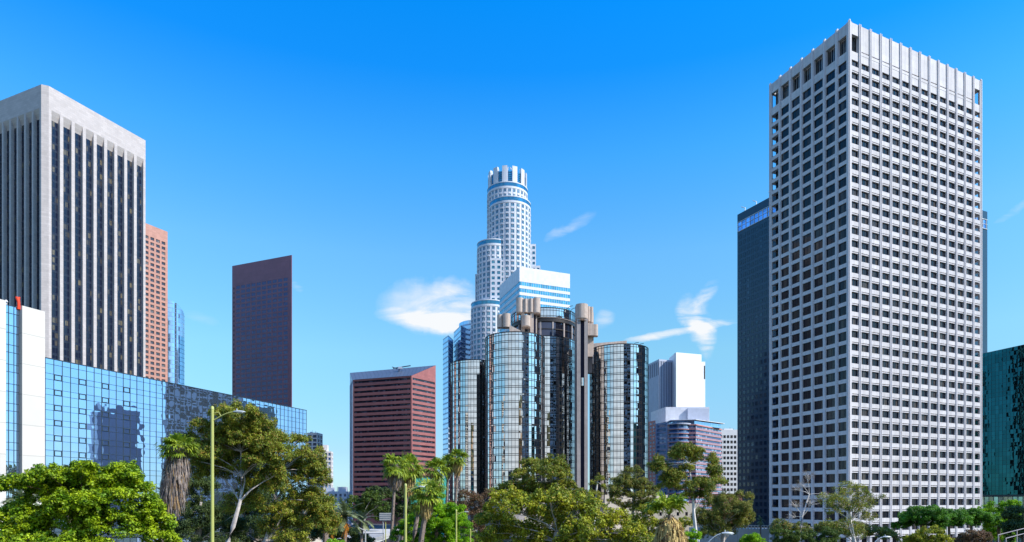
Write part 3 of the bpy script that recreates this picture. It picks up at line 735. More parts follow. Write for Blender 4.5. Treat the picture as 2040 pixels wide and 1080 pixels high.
# ------------------------------------------------------------------ round crowned white tower
def round_tower():
    Y0 = 720.0; s = Y0/F
    def X(px): return (px-CX)*s
    t = empty('round_skyscraper', (X(1011), Y0, 0), 'tallest tower, pale round stepped skyscraper with a finned crown, at the centre', 'skyscraper')
    W = Windows(); wall_ = MB(); bands = MB(); fh = 5.64
    def drum(pxc, rpx, ytop, ybot, dY, nwin, band=True, skip=0, big=False, visang=(-3.2, .1)):
        r = rpx*s; dY *= 1.22; c = (X(pxc), Y0+dY); k = (Y0+dY-r)/F; zt, zb = ZC+(HY-ytop)*k, ZC+(HY-ybot)*k; d = Drum(c, r)
        pts = [d.pt(d.L*i/40, 0)[:2] for i in range(40)]
        wall_.prism(inset(pts, .35), zb, zt-.1, M_['us_white'])
        z = zt
        if band:
            fbox(wall_, d, 0, d.L, zt-1.0, zt, -.4, .3, M_['us_white'])
            bands = MB(); fbox(bands, d, 0, d.L, zt-4.9, zt-1.0, -.3, .06, M_['teal_band']); bands.build('glass_band', t); fbox(wall_, d, 0, d.L, zt-7.0, zt-4.9, -.4, .22, M_['us_white']); z = zt-7.4
        z -= skip; w = d.L/nwin
        for i in range(nwin):
            fbox(wall_, d, w*i-w*.17, w*i+w*.17, zb, z, -.4, .12, M_['us_white'])
        while z-fh > zb-1:
            h = fh*.70; 
            fbox(wall_, d, 0, d.L, z-fh, z-h, -.4, .02, M_['us_white'])
            for i in range(nwin):
                am = math.degrees(d.a0+(w*(i+.5))/r) % 360
                if am < 170: continue
                # bay: slightly bowed window
                fbox(wall_, d, w*i+w*.24, w*i+w*.76, z-fh, z-h-.2, 0, .5, M_['us_white'])
                W.add(d, w*i+w*.18, w*i+w*.82, z-h, z-.25, .1, M_['us_glass'], M_['us_white'], .2, 2, fd=.2)
            z -= fh
    def block(x0, x1, ytop, ybot, dY, depth, ncol):
        dY *= 1.22; k = (Y0+dY)/F; zt, zb = ZC+(HY-ytop)*k, ZC+(HY-ybot)*k; a = (X(x0), Y0+dY); b = (X(x1), Y0+dY); fc = Facade(a, b)
        wall_.prism([(a[0], a[1]+.4), (b[0], b[1]+.4), (b[0], b[1]+depth), (a[0], a[1]+depth)], zb, zt, M_['us_white'])
        w = fc.L/ncol; z = zt-2.0; fbox(wall_, fc, 0, fc.L, z, zt+.4, -.3, 0, M_['us_white'])
        for i in range(ncol+1): fbox(wall_, fc, max(0, w*i-w*.22), min(fc.L, w*i+w*.22), zb, z, -.5, -.004, M_['us_white'])
        while z-fh > zb-1:
            fbox(wall_, fc, 0, fc.L, z-fh, z-fh*.55, -.5, -.008, M_['us_white'])
            for i in range(ncol): W.add(fc, w*i+w*.22, w*i+w*.78, z-fh*.55, z, -.3, M_['us_glass'], None)
            z -= fh
        # side facing left
    # crown
    kc = (Y0-36.5*s)/F
    def Z(py): return ZC+(HY-py)*kc
    c = (X(1011), Y0); d = Drum(c, 36.5*s); cr = MB(); n = 24
    cr.prism([d.pt(d.L*i/40, 0, -2)[:2] for i in range(40)], Z(372), Z(338), M_['us_white'])
    w = d.L/n
    for i in range(n):
        if i % 2: 
            fbox(cr, d, w*i, w*(i+1), Z(372), Z(330.5), -1.5, 1.2, M_['us_white'])
        else:
            for k in range(8): fbox(cr, d, w*i+.1, w*(i+1)-.1, Z(370)+k*2.1, Z(370)+k*2.1+1.6, -1.8, -.2, M_['teal_band'])
            fbox(cr, d, w*i+.05, w*i+.5, Z(372), Z(334), -1.5, .3, M_['us_white'])
    cr.build('crown', t)
    dv = MB(); dv.tube([(X(1022), Y0-10, Z(331)), (X(1016), Y0-10, Z(324))], .5, M_['galv']); dv.tube([(X(1012), Y0-10, Z(330)), (X(1013), Y0-10, Z(322.5))], .25, M_['galv']); dv.build('roof_crane', t)
    drum(1011, 40, 361, 720, 0, 28)
    drum(1016, 40.5, 389.5, 720, -6, 24)
    drum(984, 32, 475, 720, -10, 22)
    block(979, 1000, 515, 720, -27, 20, 2)
    drum(976, 35, 596, 760, -16, 22)
    block(947.5, 975, 547, 720, -6, 16, 3)
    block(1040, 1067, 487, 720, -8, 20, 3)
    block(1050, 1075.5, 530, 720, -10, 20, 3)
    block(964, 982, 622, 760, -30, 16, 2)
    wall_.build('wall', t); W.finish(t)
round_tower()

# ------------------------------------------------------------------ white building with turquoise bands
def band_tower():
    H = 201.6; ZT = ZC+H; c = roofpt(1035, 531, H); l = roofpt(995, 570, H); r = roofpt(1135.5, 546, H); bk = back_corner(c, l, r)
    t = empty('banded_tower', (c[0], c[1], 0), 'white panelled tower with turquoise window bands, in front of the round skyscraper', 'office tower')
    core = MB(); core.prism(inset([c, r, bk, l], .5), 0, ZT-.4, M_['dark'], M_['citi_white']); core.build('core', t)
    for fc in (Facade(c, r), Facade(c, l)):
        w = MB(); z = ZT-12.7; fbox(w, fc, 0, fc.L, z, ZT, -.5, 0, M_['citi_white'])
        while z > 40:
            b = MB(); n = int(fc.L/2.2)
            fbox(b, fc, 0.02, fc.L-.02, z-3.25, z, -.6, -.22, M_['citi_glass'])
            for i in range(1, n): fbox(b, fc, fc.L/n*i-.08, fc.L/n*i+.08, z-3.25, z, -.22, -.12, M_['citi_white'])
            b.build('window_band', t)
            fbox(w, fc, 0, fc.L, z-5.75, z-3.25, -.5, 0, M_['citi_white']); z -= 5.75
        w.build('panelling', t)
band_tower()

# ------------------------------------------------------------------ stepped pale blue tower
def stepped_tower():
    s = 700/F
    def X(px, Y=700): return (px-CX)*Y/F
    def Z(py, Y=700): return ZC+(HY-py)*Y/F
    t = empty('stepped_glass_tower', (X(905), 700, 0), 'stepped pale blue glass tower left of the mirrored drums', 'office tower')
    def block(x0, xc, x1, y0, yc, name):
        H = (HY-yc)*s; c = (X(xc), 700.); Yl = F*H/(HY-y0); l = ((x0-CX)/F*Yl, Yl); Yr = 700*1.03; r = ((x1-CX)/F*Yr, Yr); bk = back_corner(c, l, r); ZT = ZC+H
        w = MB(); w.prism(inset([c, r, bk, l], .3), 0, ZT-.2, M_['blue_band']); g_ = MB()
        for fc, mm in ((Facade(c, l), M_['blue_glass']), (Facade(c, r), M_['blue_glass'])):
            z = ZT-1.2; fbox(w, fc, 0, fc.L, z, ZT, -.3, .05, M_['blue_band'])
            while z > 20:
                n = max(2, int(fc.L/1.9))
                for i in range(n): pane(g_, fc, fc.L/n*i, fc.L/n*(i+1), z-3.9, z, .02, mm, .01, .008, 1)
                fbox(w, fc, 0, fc.L, z-5.5, z-3.9, -.3, .12, M_['blue_band']); z -= 5.5
        w.build(name, t); g_.build('glazing', t)
    block(882.5, 893, 903, 676, 668, 'wing')
    block(904, 918, 936, 662, 648, 'wing')
    # round top block
    d = Drum((X(948), 735), 37*s*1.05); ZT = Z(627, 695); w = MB(); g_ = MB()
    w.prism(inset([d.pt(d.L*i/36, 0)[:2] for i in range(36)], .4), 0, ZT-.3, M_['blue_band'])
    z = ZT
    while z > ZT-80:
        for i in range(46): pane(g_, d, d.L/46*i, d.L/46*(i+1), z-3.9, z, .02, M_['blue_glass'], .01, .008, 1)
        fbox(w, d, 0, d.L, z-5.5, z-3.9, -.3, .12, M_['blue_band']); z -= 5.5
    w.build('round_top', t); g_.build('glazing', t)
stepped_tower()

# ------------------------------------------------------------------ hotel of mirrored drums
def drums():
    H = 90.; ZT = ZC+H
    t = empty('mirrored_drum_hotel', (19.5, 402, 0), 'hotel of tall mirrored glass drums with concrete lift shafts, at the centre', 'hotel')
    def cyl(c, r, zt, n, zb=14, band=None, z_core=0):
        d = Drum(c, r); gl = MB(); fr = MB(); w = d.L/n
        view = math.atan2(-c[1], -c[0])
        def ok(am):
            k = (am-view+math.pi) % (2*math.pi)-math.pi
            return abs(k) < math.radians(112)
        core = MB(); core.prism(inset([d.pt(w*i, 0)[:2] for i in range(n)], .25), z_core, zt-.6, M_['bon_frame'], M_['conc_dark'])
        core.build('drum_core', t)
        zs = []; z = zt; first = True
        zs.append(zt)
        zs.append(zt-1.3); zz = zt-1.3
        while zz-4.0 > zb: zs.append(zz-3.15); zs.append(zz-4.0); zz -= 4.0
        zs = zs[::-1]
        for i in range(n):
            am = (w*(i+.5))/r
            if not ok(am): continue
            # each glazed column leans by its own small amount, the panes in it a little more
            for a, b in zip(zs[:-1], zs[1:]):
                if band and a >= band[0]-.1 and b <= band[1]+.1: continue
                pane(gl, d, w*i, w*(i+1), a, b, 0, M_['bon_glass'], .004, .006, 3)
            fbox(fr, d, w*i-.10, w*i+.10, zs[0], zt, -.1, .12, M_['bon_frame'])
            for z in zs: fbox(fr, d, w*i, w*(i+1), z-.15, z+.15, -.1, .1, M_['bon_frame'])
            fbox(fr, d, w*i, w*(i+1), 0 if zb == 14 else zs[0]-.4, zs[0], -.3, .05, M_['conc_dark'])
            fbox(fr, d, w*i, w*(i+1), zt, zt+.35, -1.0, .16, M_['bon_frame'])
        gl.build('mirror_glass', t); fr.build('mullions', t)
        return d, zs
    cyl((1.7, 362), 16.5, ZT, 56)
    cyl((63.7, 389), 17.2, ZT, 56)
    cyl((-24.2, 430), 16.5, ZT, 56)
    HC = 385/F*384; zc = ZC+HC
    zbt, zbb = ZC+(HY-641)/F*384, ZC+(HY-671)/F*384
    # centre drum in three tiers: glass / dark rotating restaurant / glass
    d, zs = cyl((19.5, 402), 19.8, zbb, 66)
    d2, zs2 = cyl((19.5, 402), 19.8, zc, 66, zb=zbt, z_core=zbt)
    rb = MB(); core = MB(); n = 66; w = d.L/n
    core.prism([d.pt(w*i, 0, -.9)[:2] for i in range(n)], zbb-1, zbt+1, M_['bon_dark'])
    core.build('restaurant_glazing', t)
    zm = (zbb+zbt)/2
    for z in (zbb+.2, zm, zbt-.2): fbox(rb, d, 0, d.L, z-.25, z+.25, -1.0, -.4, M_['bon_frame'])
    for i in range(0, n, 4): fbox(rb, d, w*i-.45, w*i+.45, zbb, zbt, -1, -.1, M_['conc_dark'])
    fbox(rb, d, 0, d.L, zbt-.2, zbt+.2, -1.2, .1, M_['bon_frame'])
    rb.build('restaurant_frame', t)
    # concrete lift shafts
    def lobe(mb, px0, px1, y0, y1, Y, m, dep=1.0, round_bottom=False):
        """rounded concrete drum (semicircular front) from px0..px1, rows y0..y1"""
        x0, _, z1 = P(px0, y0, Y); x1, _, z0 = P(px1, y1, Y); r = (x1-x0)/2; cx = (x0+x1)/2; n = 14
        pts = [(cx+r*math.cos(math.pi+math.pi*i/n), Y+r*.9*math.sin(math.pi+math.pi*i/n)) for i in range(n+1)]+[(x1, Y+r*dep), (x0, Y+r*dep)]
        if round_bottom:
            b = len(mb.v); k = n+3
            mb.prism(pts, z0+r*.45, z1, m)
            rows = []
            for j in range(5):
                a = j/4*math.pi/2; f = math.cos(a); rows.append([(cx+(p[0]-cx)*(.25+.75*f), Y+r*dep+(p[1]-Y-r*dep)*(.25+.75*f), z0+r*.45-r*.45*math.sin(a)) for p in pts+[pts[0]]])
            mb.grid(rows, m); mb.face(rows[-1][:-1], m)
        else: mb.prism(pts, z0, z1, m)
        mb.face([(p[0], p[1], z0) for p in pts], m)
    def post(mb, px0, px1, y0, zb, Y, m, dep=2.0):
        x0, _, z1 = P(px0, y0, Y); x1 = P(px1, y0, Y)[0]
        mb.prism([(x0, Y), (x1, Y), (x1, Y+dep), (x0, Y+dep)], zb, z1, m)
    # left group, between front drum and centre drum
    A = MB(); Y = 379.5
    lobe(A, 1028.5, 1043, 594.6, 626, Y+.3, M_['conc'], 1, True); lobe(A, 1061.5, 1076.4, 594.6, 627, Y+.3, M_['conc'], 1, True)
    A.box((P(1052, 0, Y)[0], Y+.5, P(0, 610, Y)[2]), (P(1062, 0, Y)[0]-P(1042, 0, Y)[0], 3.5, (622.5-595.5)*Y/F), M_['conc'])
    lobe(A, 1044.5, 1050, 595.5, 622, Y-1.2, M_['conc'], 1); lobe(A, 1055.5, 1061, 595, 622, Y-1.2, M_['conc'], 1)
    A.build('lift_head', t)
    B = MB()
    post(B, 1038, 1045.3, 622, ZT-6, Y-.6, M_['conc']); post(B, 1056.3, 1063.2, 622, ZT-6, Y-.6, M_['conc']); post(B, 1067.3, 1070, 627, ZT-6, Y+1.2, M_['conc'], 1)
    post(B, 1063.2, 1067.3, 627, ZT-6, Y+.8, M_['shaft_glass'], .6)
    B.build('lift_shaft', t)
    C_ = MB(); lobe(C_, 1039.5, 1056.3, 629.5, 654, Y-1.8, M_['conc'], 1, True); C_.build('lift_cab', t)
    D = MB(); lobe(D, 990.3, 1001.5, 627.5, 653, 381, M_['conc'], 1.5); D.build('lift_head', t)
    D = MB(); lobe(D, 1001.3, 1017, 625.8, 652.5, 380, M_['conc'], 1.5)
    D.build('lift_head', t); D = MB()
    D.box((P(1004, 0, 382)[0], 382.5, ZT+.5), (6.5, 3, 7), M_['bon_dark']); D.build('plant_room', t)
    E = MB(); a = P(1015, 651.5, 372); b = P(1037, 660.5, 372)
    E.prism([(a[0], 368), (b[0], 368), (b[0], 376), (a[0], 376)], ZT-1, [a[2], b[2]-.5, b[2]-.5, a[2]], M_['conc']); E.build('roof_wedge', t)
    # right shaft
    Y = 372.
    G = MB(); lobe(G, 1147, 1171.3, 607.3, 641, Y+2.2, M_['conc'], 1.1, True); lobe(G, 1168.5, 1176, 611, 641, Y+5, M_['conc'], 1); lobe(G, 1175, 1181.8, 612, 643, Y+5.5, M_['conc'], 1)
    G.build('lift_head', t)
    I = MB(); post(I, 1149.3, 1156.6, 636, 0, Y, M_['conc_dark'], 5); post(I, 1164.3, 1171, 636, 0, Y, M_['conc_dark'], 5); post(I, 1180.5, 1182.6, 622, ZT-10, Y+6, M_['conc'], 2); post(I, 1171, 1181, 640, ZT-6, Y+5, M_['conc'], 4); post(I, 1146, 1149.3, 645, 0, Y+3, M_['conc_dark'], 4)
    I.build('lift_shaft', t)
    J = MB(); post(J, 1156.6, 1164.3, 637, 0, Y+1.0, M_['shaft_glass'], 3)
    J.build('shaft_glazing', t)
    cab = MB(); lobe(cab, 1157.2, 1163.6, 753, 770, Y+.6, M_['bon_glass'], 1, True); cab.build('lift_cab', t)
    K = MB(); x0, _, z1 = P(1171, 647, Y+3); x1, _, z0 = P(1184, 669, Y+3)
    K.prism([(x0, Y+2), (x1, Y+2), (x1, Y+8), (x0, Y+8)], z0, z1, M_['conc']); lobe(K, 1181, 1191.3, 647, 669.5, Y+4.0, M_['conc'], 2); K.build('lift_lobby', t)
    Lw = MB(); a = P(1171, 706, 385); 
    Lw.prism([(P(1171, 0, 385)[0], 384), (P(1189, 0, 385)[0], 384), (P(1189, 0, 385)[0], 388), (P(1171, 0, 385)[0], 388)], ZT-14, P(0, 686, 385)[2], M_['conc_dark'])
    Lw.prism([(P(1182, 0, 390)[0], 389), (P(1248, 0, 390)[0], 389), (P(1248, 0, 390)[0], 397), (P(1182, 0, 390)[0], 397)], ZT-3, [P(0, 685, 390)[2], P(0, 679.5, 390)[2], P(0, 679.5, 390)[2], P(0, 685, 390)[2]], M_['conc'])
    Lw.build('roof_walkway', t)
    def davit(px, py, Y):
        m = MB(); p = P(px, py, Y); m.tube([(p[0], p[1], p[2]-2.0), (p[0]+.6, p[1], p[2]), (p[0]+2.2, p[1], p[2]+1.6), (p[0]+4.2, p[1], p[2]+2.0)], .16, M_['teal_frame']); m.build('roof_davit', t)
    davit(1127, 616, 385); davit(1134, 620, 386); davit(1258, 689, 376); davit(1268, 691, 377)
drums()

# ------------------------------------------------------------------ white building with blank side, right of the drums
def slab_building():
    Y = 660.; s = Y/F
    def X(px, k=Y): return (px-CX)*k/F
    def Z(py, k=Y): return ZC+(HY-py)*k/F
    t = empty('white_slab_tower', (X(1347), Y, 0), 'white tower with a tall blank wall and a striped wing, right of the mirrored drums', 'office tower')
    H = (HY-702)*s; c = (X(1347), Y); r = roofpt(1397.5, 706.5, H); l = roofpt(1343, 704.5, H); bk = back_corner(c, l, r)
    mb = MB(); mb.prism([c, r, (r[0]+1, r[1]+22), (l[0], l[1]+22)], 0, ZC+H, M_['bright_white']); mb.prism([(l[0], l[1]), c, (c[0]-.02, c[1]+.5), (l[0], l[1]+.5)], 0, ZC+H-.1, M_['bright_white'])
    mb.build('blank_wall', t)
    m2 = MB(); k = 690; m2.prism([(X(1385, k), k-8), (X(1400.5, k), k-8), (X(1400.5, k), k+10), (X(1385, k), k+10)], 0, Z(724, k), M_['bright_white']); m2.box((X(1399, k), k-8.05, Z(745, k)), (1.2, .1, 14), M_['bronze']); m2.build('rear_wing', t)
    H2 = (HY-715.5)*s*1.01; c2 = roofpt(1313, 715.5, H2); l2 = roofpt(1290, 726.5, H2); r2 = roofpt(1343, 718.5, H2); ZT = ZC+H2
    m3 = MB(); m3.prism(inset([c2, r2, back_corner(c2, l2, r2), l2], .8), 0, ZT-.3, M_['grey_blue']); m3.build('wing', t)
    for fc, n, lo in ((Facade(c2, r2), 9, 0), (Facade(c2, l2), 6, 1)):
        w = MB(); p = fc.L/n; fbox(w, fc, 0, fc.L, ZT-2, ZT, -.9, .1, M_['grey_blue'])
        for i in range(n+1): fbox(w, fc, max(0, p*i-p*.22), min(fc.L, p*i+p*.22), 0, ZT-2, -.9, 0, M_['grey_blue'])
        w.build('fins', t); g_ = MB()
        for i in range(n): fbox(g_, fc, p*i+p*.22, p*i+p*.78, ZT-16 if lo else 0, ZT-2, -.85, -.6, M_['stripe_dark'])
        if lo: fbox(g_, fc, 0, fc.L, 0, ZT-16, -.85, -.2, M_['grey_blue'])
        g_.build('window_strips', t)
    # lift arms
slab_building()

def pink_band_building():
    Y = 560.; s = Y/F
    def X(px, k=Y): return (px-CX)*k/F
    def Z(py, k=Y): return ZC+(HY-py)*k/F
    t = empty('striped_building', (X(1370), Y, 0), 'pink and blue striped office building with a rounded corner bay and white rooftop block', 'office building')
    # roof block
    rb = MB(); k = 582; x0, x1 = X(1326, k), X(1413, k); rb.prism([(X(1313, k+14), k+14), (x0, k), (x1, k), (x1, k+20), (X(1313, k), k+34)], Z(840, k), Z(811, k), M_['citi_white'])
    rb.prism([(X(1370, k-3), k-3), (X(1412, k), k-.5), (X(1412, k), k+3), (X(1370, k), k+3)], Z(838, k), Z(814, k), M_['grey_blue']); rb.build('roof_block', t)  # grey-blue sheet paints in the shade on the white block's right part
    # main body
    ZT = Z(846); c = (X(1384), Y-4); r = (X(1438, Y+34), Y+34); l = (X(1330), Y+1); ll = (X(1290), Y+34)
    core = MB(); core.prism(inset([ll, l, c, r, (r[0]-6, r[1]+30), (ll[0], ll[1]+30)], 1.0), 0, ZT-.2, M_['dark'], M_['grey_blue']); core.build('core', t)
    for fc, pink in ((Facade(l, c), 1), (Facade(c, r), 1)):
        w = MB(); z = ZT-1; fbox(w, fc, 0, fc.L, z, ZT, -.9, .3, M_['band_pink'])
        while z > 2:
            b = MB(); n = max(3, int(fc.L/2.4)); q = fc.L/n
            for i in range(n): fquad(b, fc, q*i+.05, q*(i+1)-.05, z-2.1, z, -.5, M_['band_glass']); fbox(b, fc, q*i-.05 if i else 0, q*i+.08, z-2.1, z, -.55, -.4, M_['grey_blue'])
            b.build('window_band', t)
            fbox(w, fc, 0, fc.L, z-2.65, z-2.1, -.9, .02, M_['band_pink']); fbox(w, fc, 0, fc.L, z-3.15, z-2.65, -.9, -.05, M_['mid_blue']); fbox(w, fc, 0, fc.L, z-3.65, z-3.15, -.9, .04, M_['band_pink']); z -= 3.65
        w.build('striped_bands', t)
    # curved bay
    d = Drum((X(1354), Y+4), 9.8, math.pi, 2*math.pi); w = MB(); z = ZT-1; bz = []
    core = MB(); core.prism(inset([d.pt(d.L*i/16, 0)[:2] for i in range(17)]+[(d.c[0]+9.8, d.c[1]+6), (d.c[0]-9.8, d.c[1]+6)], .7), 0, ZT+.4, M_['band_glass']); core.build('bay_glazing', t)
    while z > 2: fbox(w, d, 0, d.L, z-3.15, z-2.1, -.8, .1, M_['mid_blue']); fbox(w, d, 0, d.L, z-3.65, z-3.15, -.8, .2, M_['band_pink']); z -= 3.65
    fbox(w, d, 0, d.L, ZT-.3, ZT+.9, -1, .8, M_['grey_blue']); w.build('corner_bay', t)
    # terrace glazing under a flat canopy
    g_ = MB(); k = Y+3; g_.prism([(X(1340, k), k+1), (X(1382, k), k-2), (X(1430, k+34), k+24), (X(1425, k+34), k+30), (X(1340, k), k+14)], ZT-.1, Z(838, k), M_['blue_glass']); g_.build('terrace_glazing', t)
    cp = MB(); cp.prism([(X(1335, k), k-1), (X(1383, k), k-5), (X(1436, k+34), k+23), (X(1430, k+34), k+32), (X(1335, k), k+16)], Z(838, k), Z(836.8, k), M_['citi_white']); cp.build('canopy', t)
    # left grid wing
    fc = Facade(ll, l); W = Windows(); w = MB(); n = 9; p = fc.L/n; z = Z(837, Y+10); zt = z
    w.prism([ll, (X(1312), Y+12), (X(1312)+2, Y+24), (ll[0], ll[1]+10)], 0, zt, M_['band_pink'])
    fc = Facade(ll, (X(1312), Y+12)); n = 5; p = fc.L/n; z = zt-1.5
    while z > 5:
        for i in range(n): W.add(fc, p*i+p*.2, p*i+p*.8, z-2.1, z, .03, M_['band_glass'], M_['band_pink'], .12, 1)
        z -= 3.3
    w.build('grid_wing', t); W.finish(t, 60)
    m = MB(); zz = Z(841); m.prism([(X(1312), Y+12), l, (l[0], l[1]+14), (X(1312), Y+26)], 0, zz, M_['mid_blue']); f3 = Facade((X(1312), Y+12), l); z = zz-1.2
    while z > 3: fbox(m, f3, 1.5, f3.L-1.5, z-2.4, z, -.2, .04, M_['band_glass']); z -= 3.65
    m.build('stair_bay', t)
pink_band_building()

def grid_box(name, label, cat, pxc, Y, w, dep, ytop, ncol, fh, wallm, glassm, wf=.6, hf=.55, rz=0.0, zb=0, top=2.0, cap=100, part='wall', topbox=None, group=None):
    """plain building: wall, window openings on its front and left side"""
    x, _, zt = P(pxc, ytop, Y); t = empty(name, (x, Y, 0), label, cat, group); ca, sa = math.cos(rz), math.sin(rz)
    def R(a, b): return (x+a*ca-b*sa, Y+a*sa+b*ca)
    pl = [R(-w/2, 0), R(w/2, 0), R(w/2, dep), R(-w/2, dep)]
    m = MB(); m.prism(inset(pl, .4), zb, zt-.1, wallm); W = Windows()
    for fc, n in ((Facade(pl[0], pl[1]), ncol), (Facade(pl[0], pl[3], (pl[0][0]-50, pl[0][1])), max(2, int(ncol*dep/w))), (Facade(pl[1], pl[2], (pl[1][0]+50, pl[1][1])), max(2, int(ncol*dep/w)))):
        p = fc.L/n; fbox(m, fc, 0, fc.L, zt-top, zt, -.4, 0, wallm); z = zt-top
        for i in range(n+1): fbox(m, fc, max(0, p*(i-(1-wf)/2)), min(fc.L, p*(i+(1-wf)/2)), zb, zt-top, -.45, -.003, wallm)
        while z-fh > zb:
            fbox(m, fc, 0, fc.L, z-fh, z-fh*hf, -.45, -.006, wallm)
            for i in range(n): W.add(fc, p*(i+(1-wf)/2), p*(i+1-(1-wf)/2), z-fh*hf, z, -.3, glassm, None)
            z -= fh
    if topbox:
        for (a, b, c, d, h) in topbox: m2 = MB(); q = [R(a, c), R(b, c), R(b, d), R(a, d)]; m2.prism(q, zt-.2, zt+h, wallm); m2.build('roof_block', t)
    m.build(part, t); W.finish(t, cap)
    a = MB(); rr = random.Random(int(pxc)); q = R(-w*.3, dep*.4)
    a.box((q[0], q[1], zt+.5), (w*.18, dep*.2, 1.2), M_['grey_blue'])
    for i in range(5): q = R(rr.uniform(-.35, .35)*w, rr.uniform(.1, .8)*dep); a.tube([(q[0], q[1], zt-.3), (q[0], q[1], zt+rr.uniform(1.2, 3.5))], w*.006+.03, M_['stripe_dark'], 5)
    a.build('roof_plant', t); return t
grid_box('office_block', 'small white office block with a regular window grid, left of the black tower', 'office building', 1454, 640, 21, 14, 856, 6, 5.2, M_['white_paint'], M_['tower_glass'], .72, .55, 0.05, top=5.5, topbox=[(-5, 4, 2, 6, 1.2)])
grid_box('apartment_tower', 'white apartment tower with a tall pale fin, just right of the blue mirror facade', 'apartment building', 622, 560, 9, 12, 862, 2, 3.4, M_['white_paint'], M_['stripe_dark'], .72, .7, -.1, top=2.0)
grid_box('apartment_tower', 'white apartment tower with blue balcony glazing, left of the red granite building', 'apartment building', 646, 600, 12.5, 12, 899, 4, 4.2, M_['white_paint'], M_['band_glass'], .68, .62, .12, top=1.5, topbox=[(-6, 2.5, 2, 9, 6)])
grid_box('office_block', 'low grey concrete block with a rooftop tank, under the white apartment towers', 'office building', 660, 430, 21, 14, 979, 7, 3.6, M_['grey_blue'], M_['stripe_dark'], .5, .5, .05, top=1.6, topbox=[(-4, 1, 2, 6, 2.5), (4, 9, 2, 8, 3.0)])
grid_box('brick_house', 'brown brick building low between the trees, beneath the white office block', 'building', 1456, 330, 12, 10, 984, 4, 4.0, M_['brick_brown'], M_['tower_glass'], .4, .5, .05, top=3)
grid_box('beige_building', 'cream low building in the gap behind the open eucalyptus', 'building', 1342, 300, 24, 12, 1003, 6, 4.2, M_['beige'], M_['tower_glass'], .3, .4, .03, top=4)
def wallthing(name, label, cat, a, b, z0, z1, th, m, extra=None):
    f = Facade(a, b); mb = MB(); fbox(mb, f, 0, f.L, z0, z1, -th, 0, m)
    if extra: extra(mb, f)
    o = mb.build(name); tag(o, label, cat); return o
def hoard(mb, f):
    n = int(f.L/4)
    for i in range(n+1): fbox(mb, f, f.L/n*i-.12 if i else 0, f.L/n*i+.12, 0, P(0, 956, 310)[2]+.3, .002, .15, M_['teal_frame'])
wallthing('site_hoarding', 'green mesh hoarding behind the palm trees beneath the mirrored drums', 'hoarding', P(818, 0, 310)[:2], P(894, 0, 312)[:2], 0, P(0, 952, 310)[2], .3, M_['green_wall'], hoard)
def podium():
    a = P(1378, 0, 268)[:2]; b = P(1542, 0, 262)[:2]; f = Facade(a, b); zt = P(0, 1046, 265)[2]
    t = empty('podium', (a[0], a[1], 0), 'low pale concrete terrace with a slotted parapet at the foot of the black tower', 'terrace')
    m = MB(); fbox(m, f, 0, f.L, 0, zt-1.6, -14, 0, M_['deck']); m.build('wall', t)
    m = MB(); fbox(m, f, 0, f.L, zt-.35, zt, -.5, .2, M_['deck']); n = 26
    for i in range(n+1): fbox(m, f, max(0, f.L/n*i-.25), min(f.L, f.L/n*i+.25), zt-1.6, zt-.35, -.4, .1, M_['deck'])
    m.build('parapet', t)
podium()
for lab, pa, pb, Y, y0, m in (('pale concrete wall glimpsed behind the trees left of the highway sign', 560, 640, 150, 1062, 'beige'), ('sunlit cream wall low behind the centre trees right of the drums', 1205, 1330, 330, 986, 'beige')):
    wallthing('garden_wall', lab, 'wall', P(pa, 0, Y)[:2], P(pb, 0, Y+6)[:2], 0, P(0, y0, Y)[2], .5, M_[m], lambda mb, f: fbox(mb, f, 0, f.L, P(0, 0, 1)[2]*0+.01, .4, .002, .2, M_['deck']))

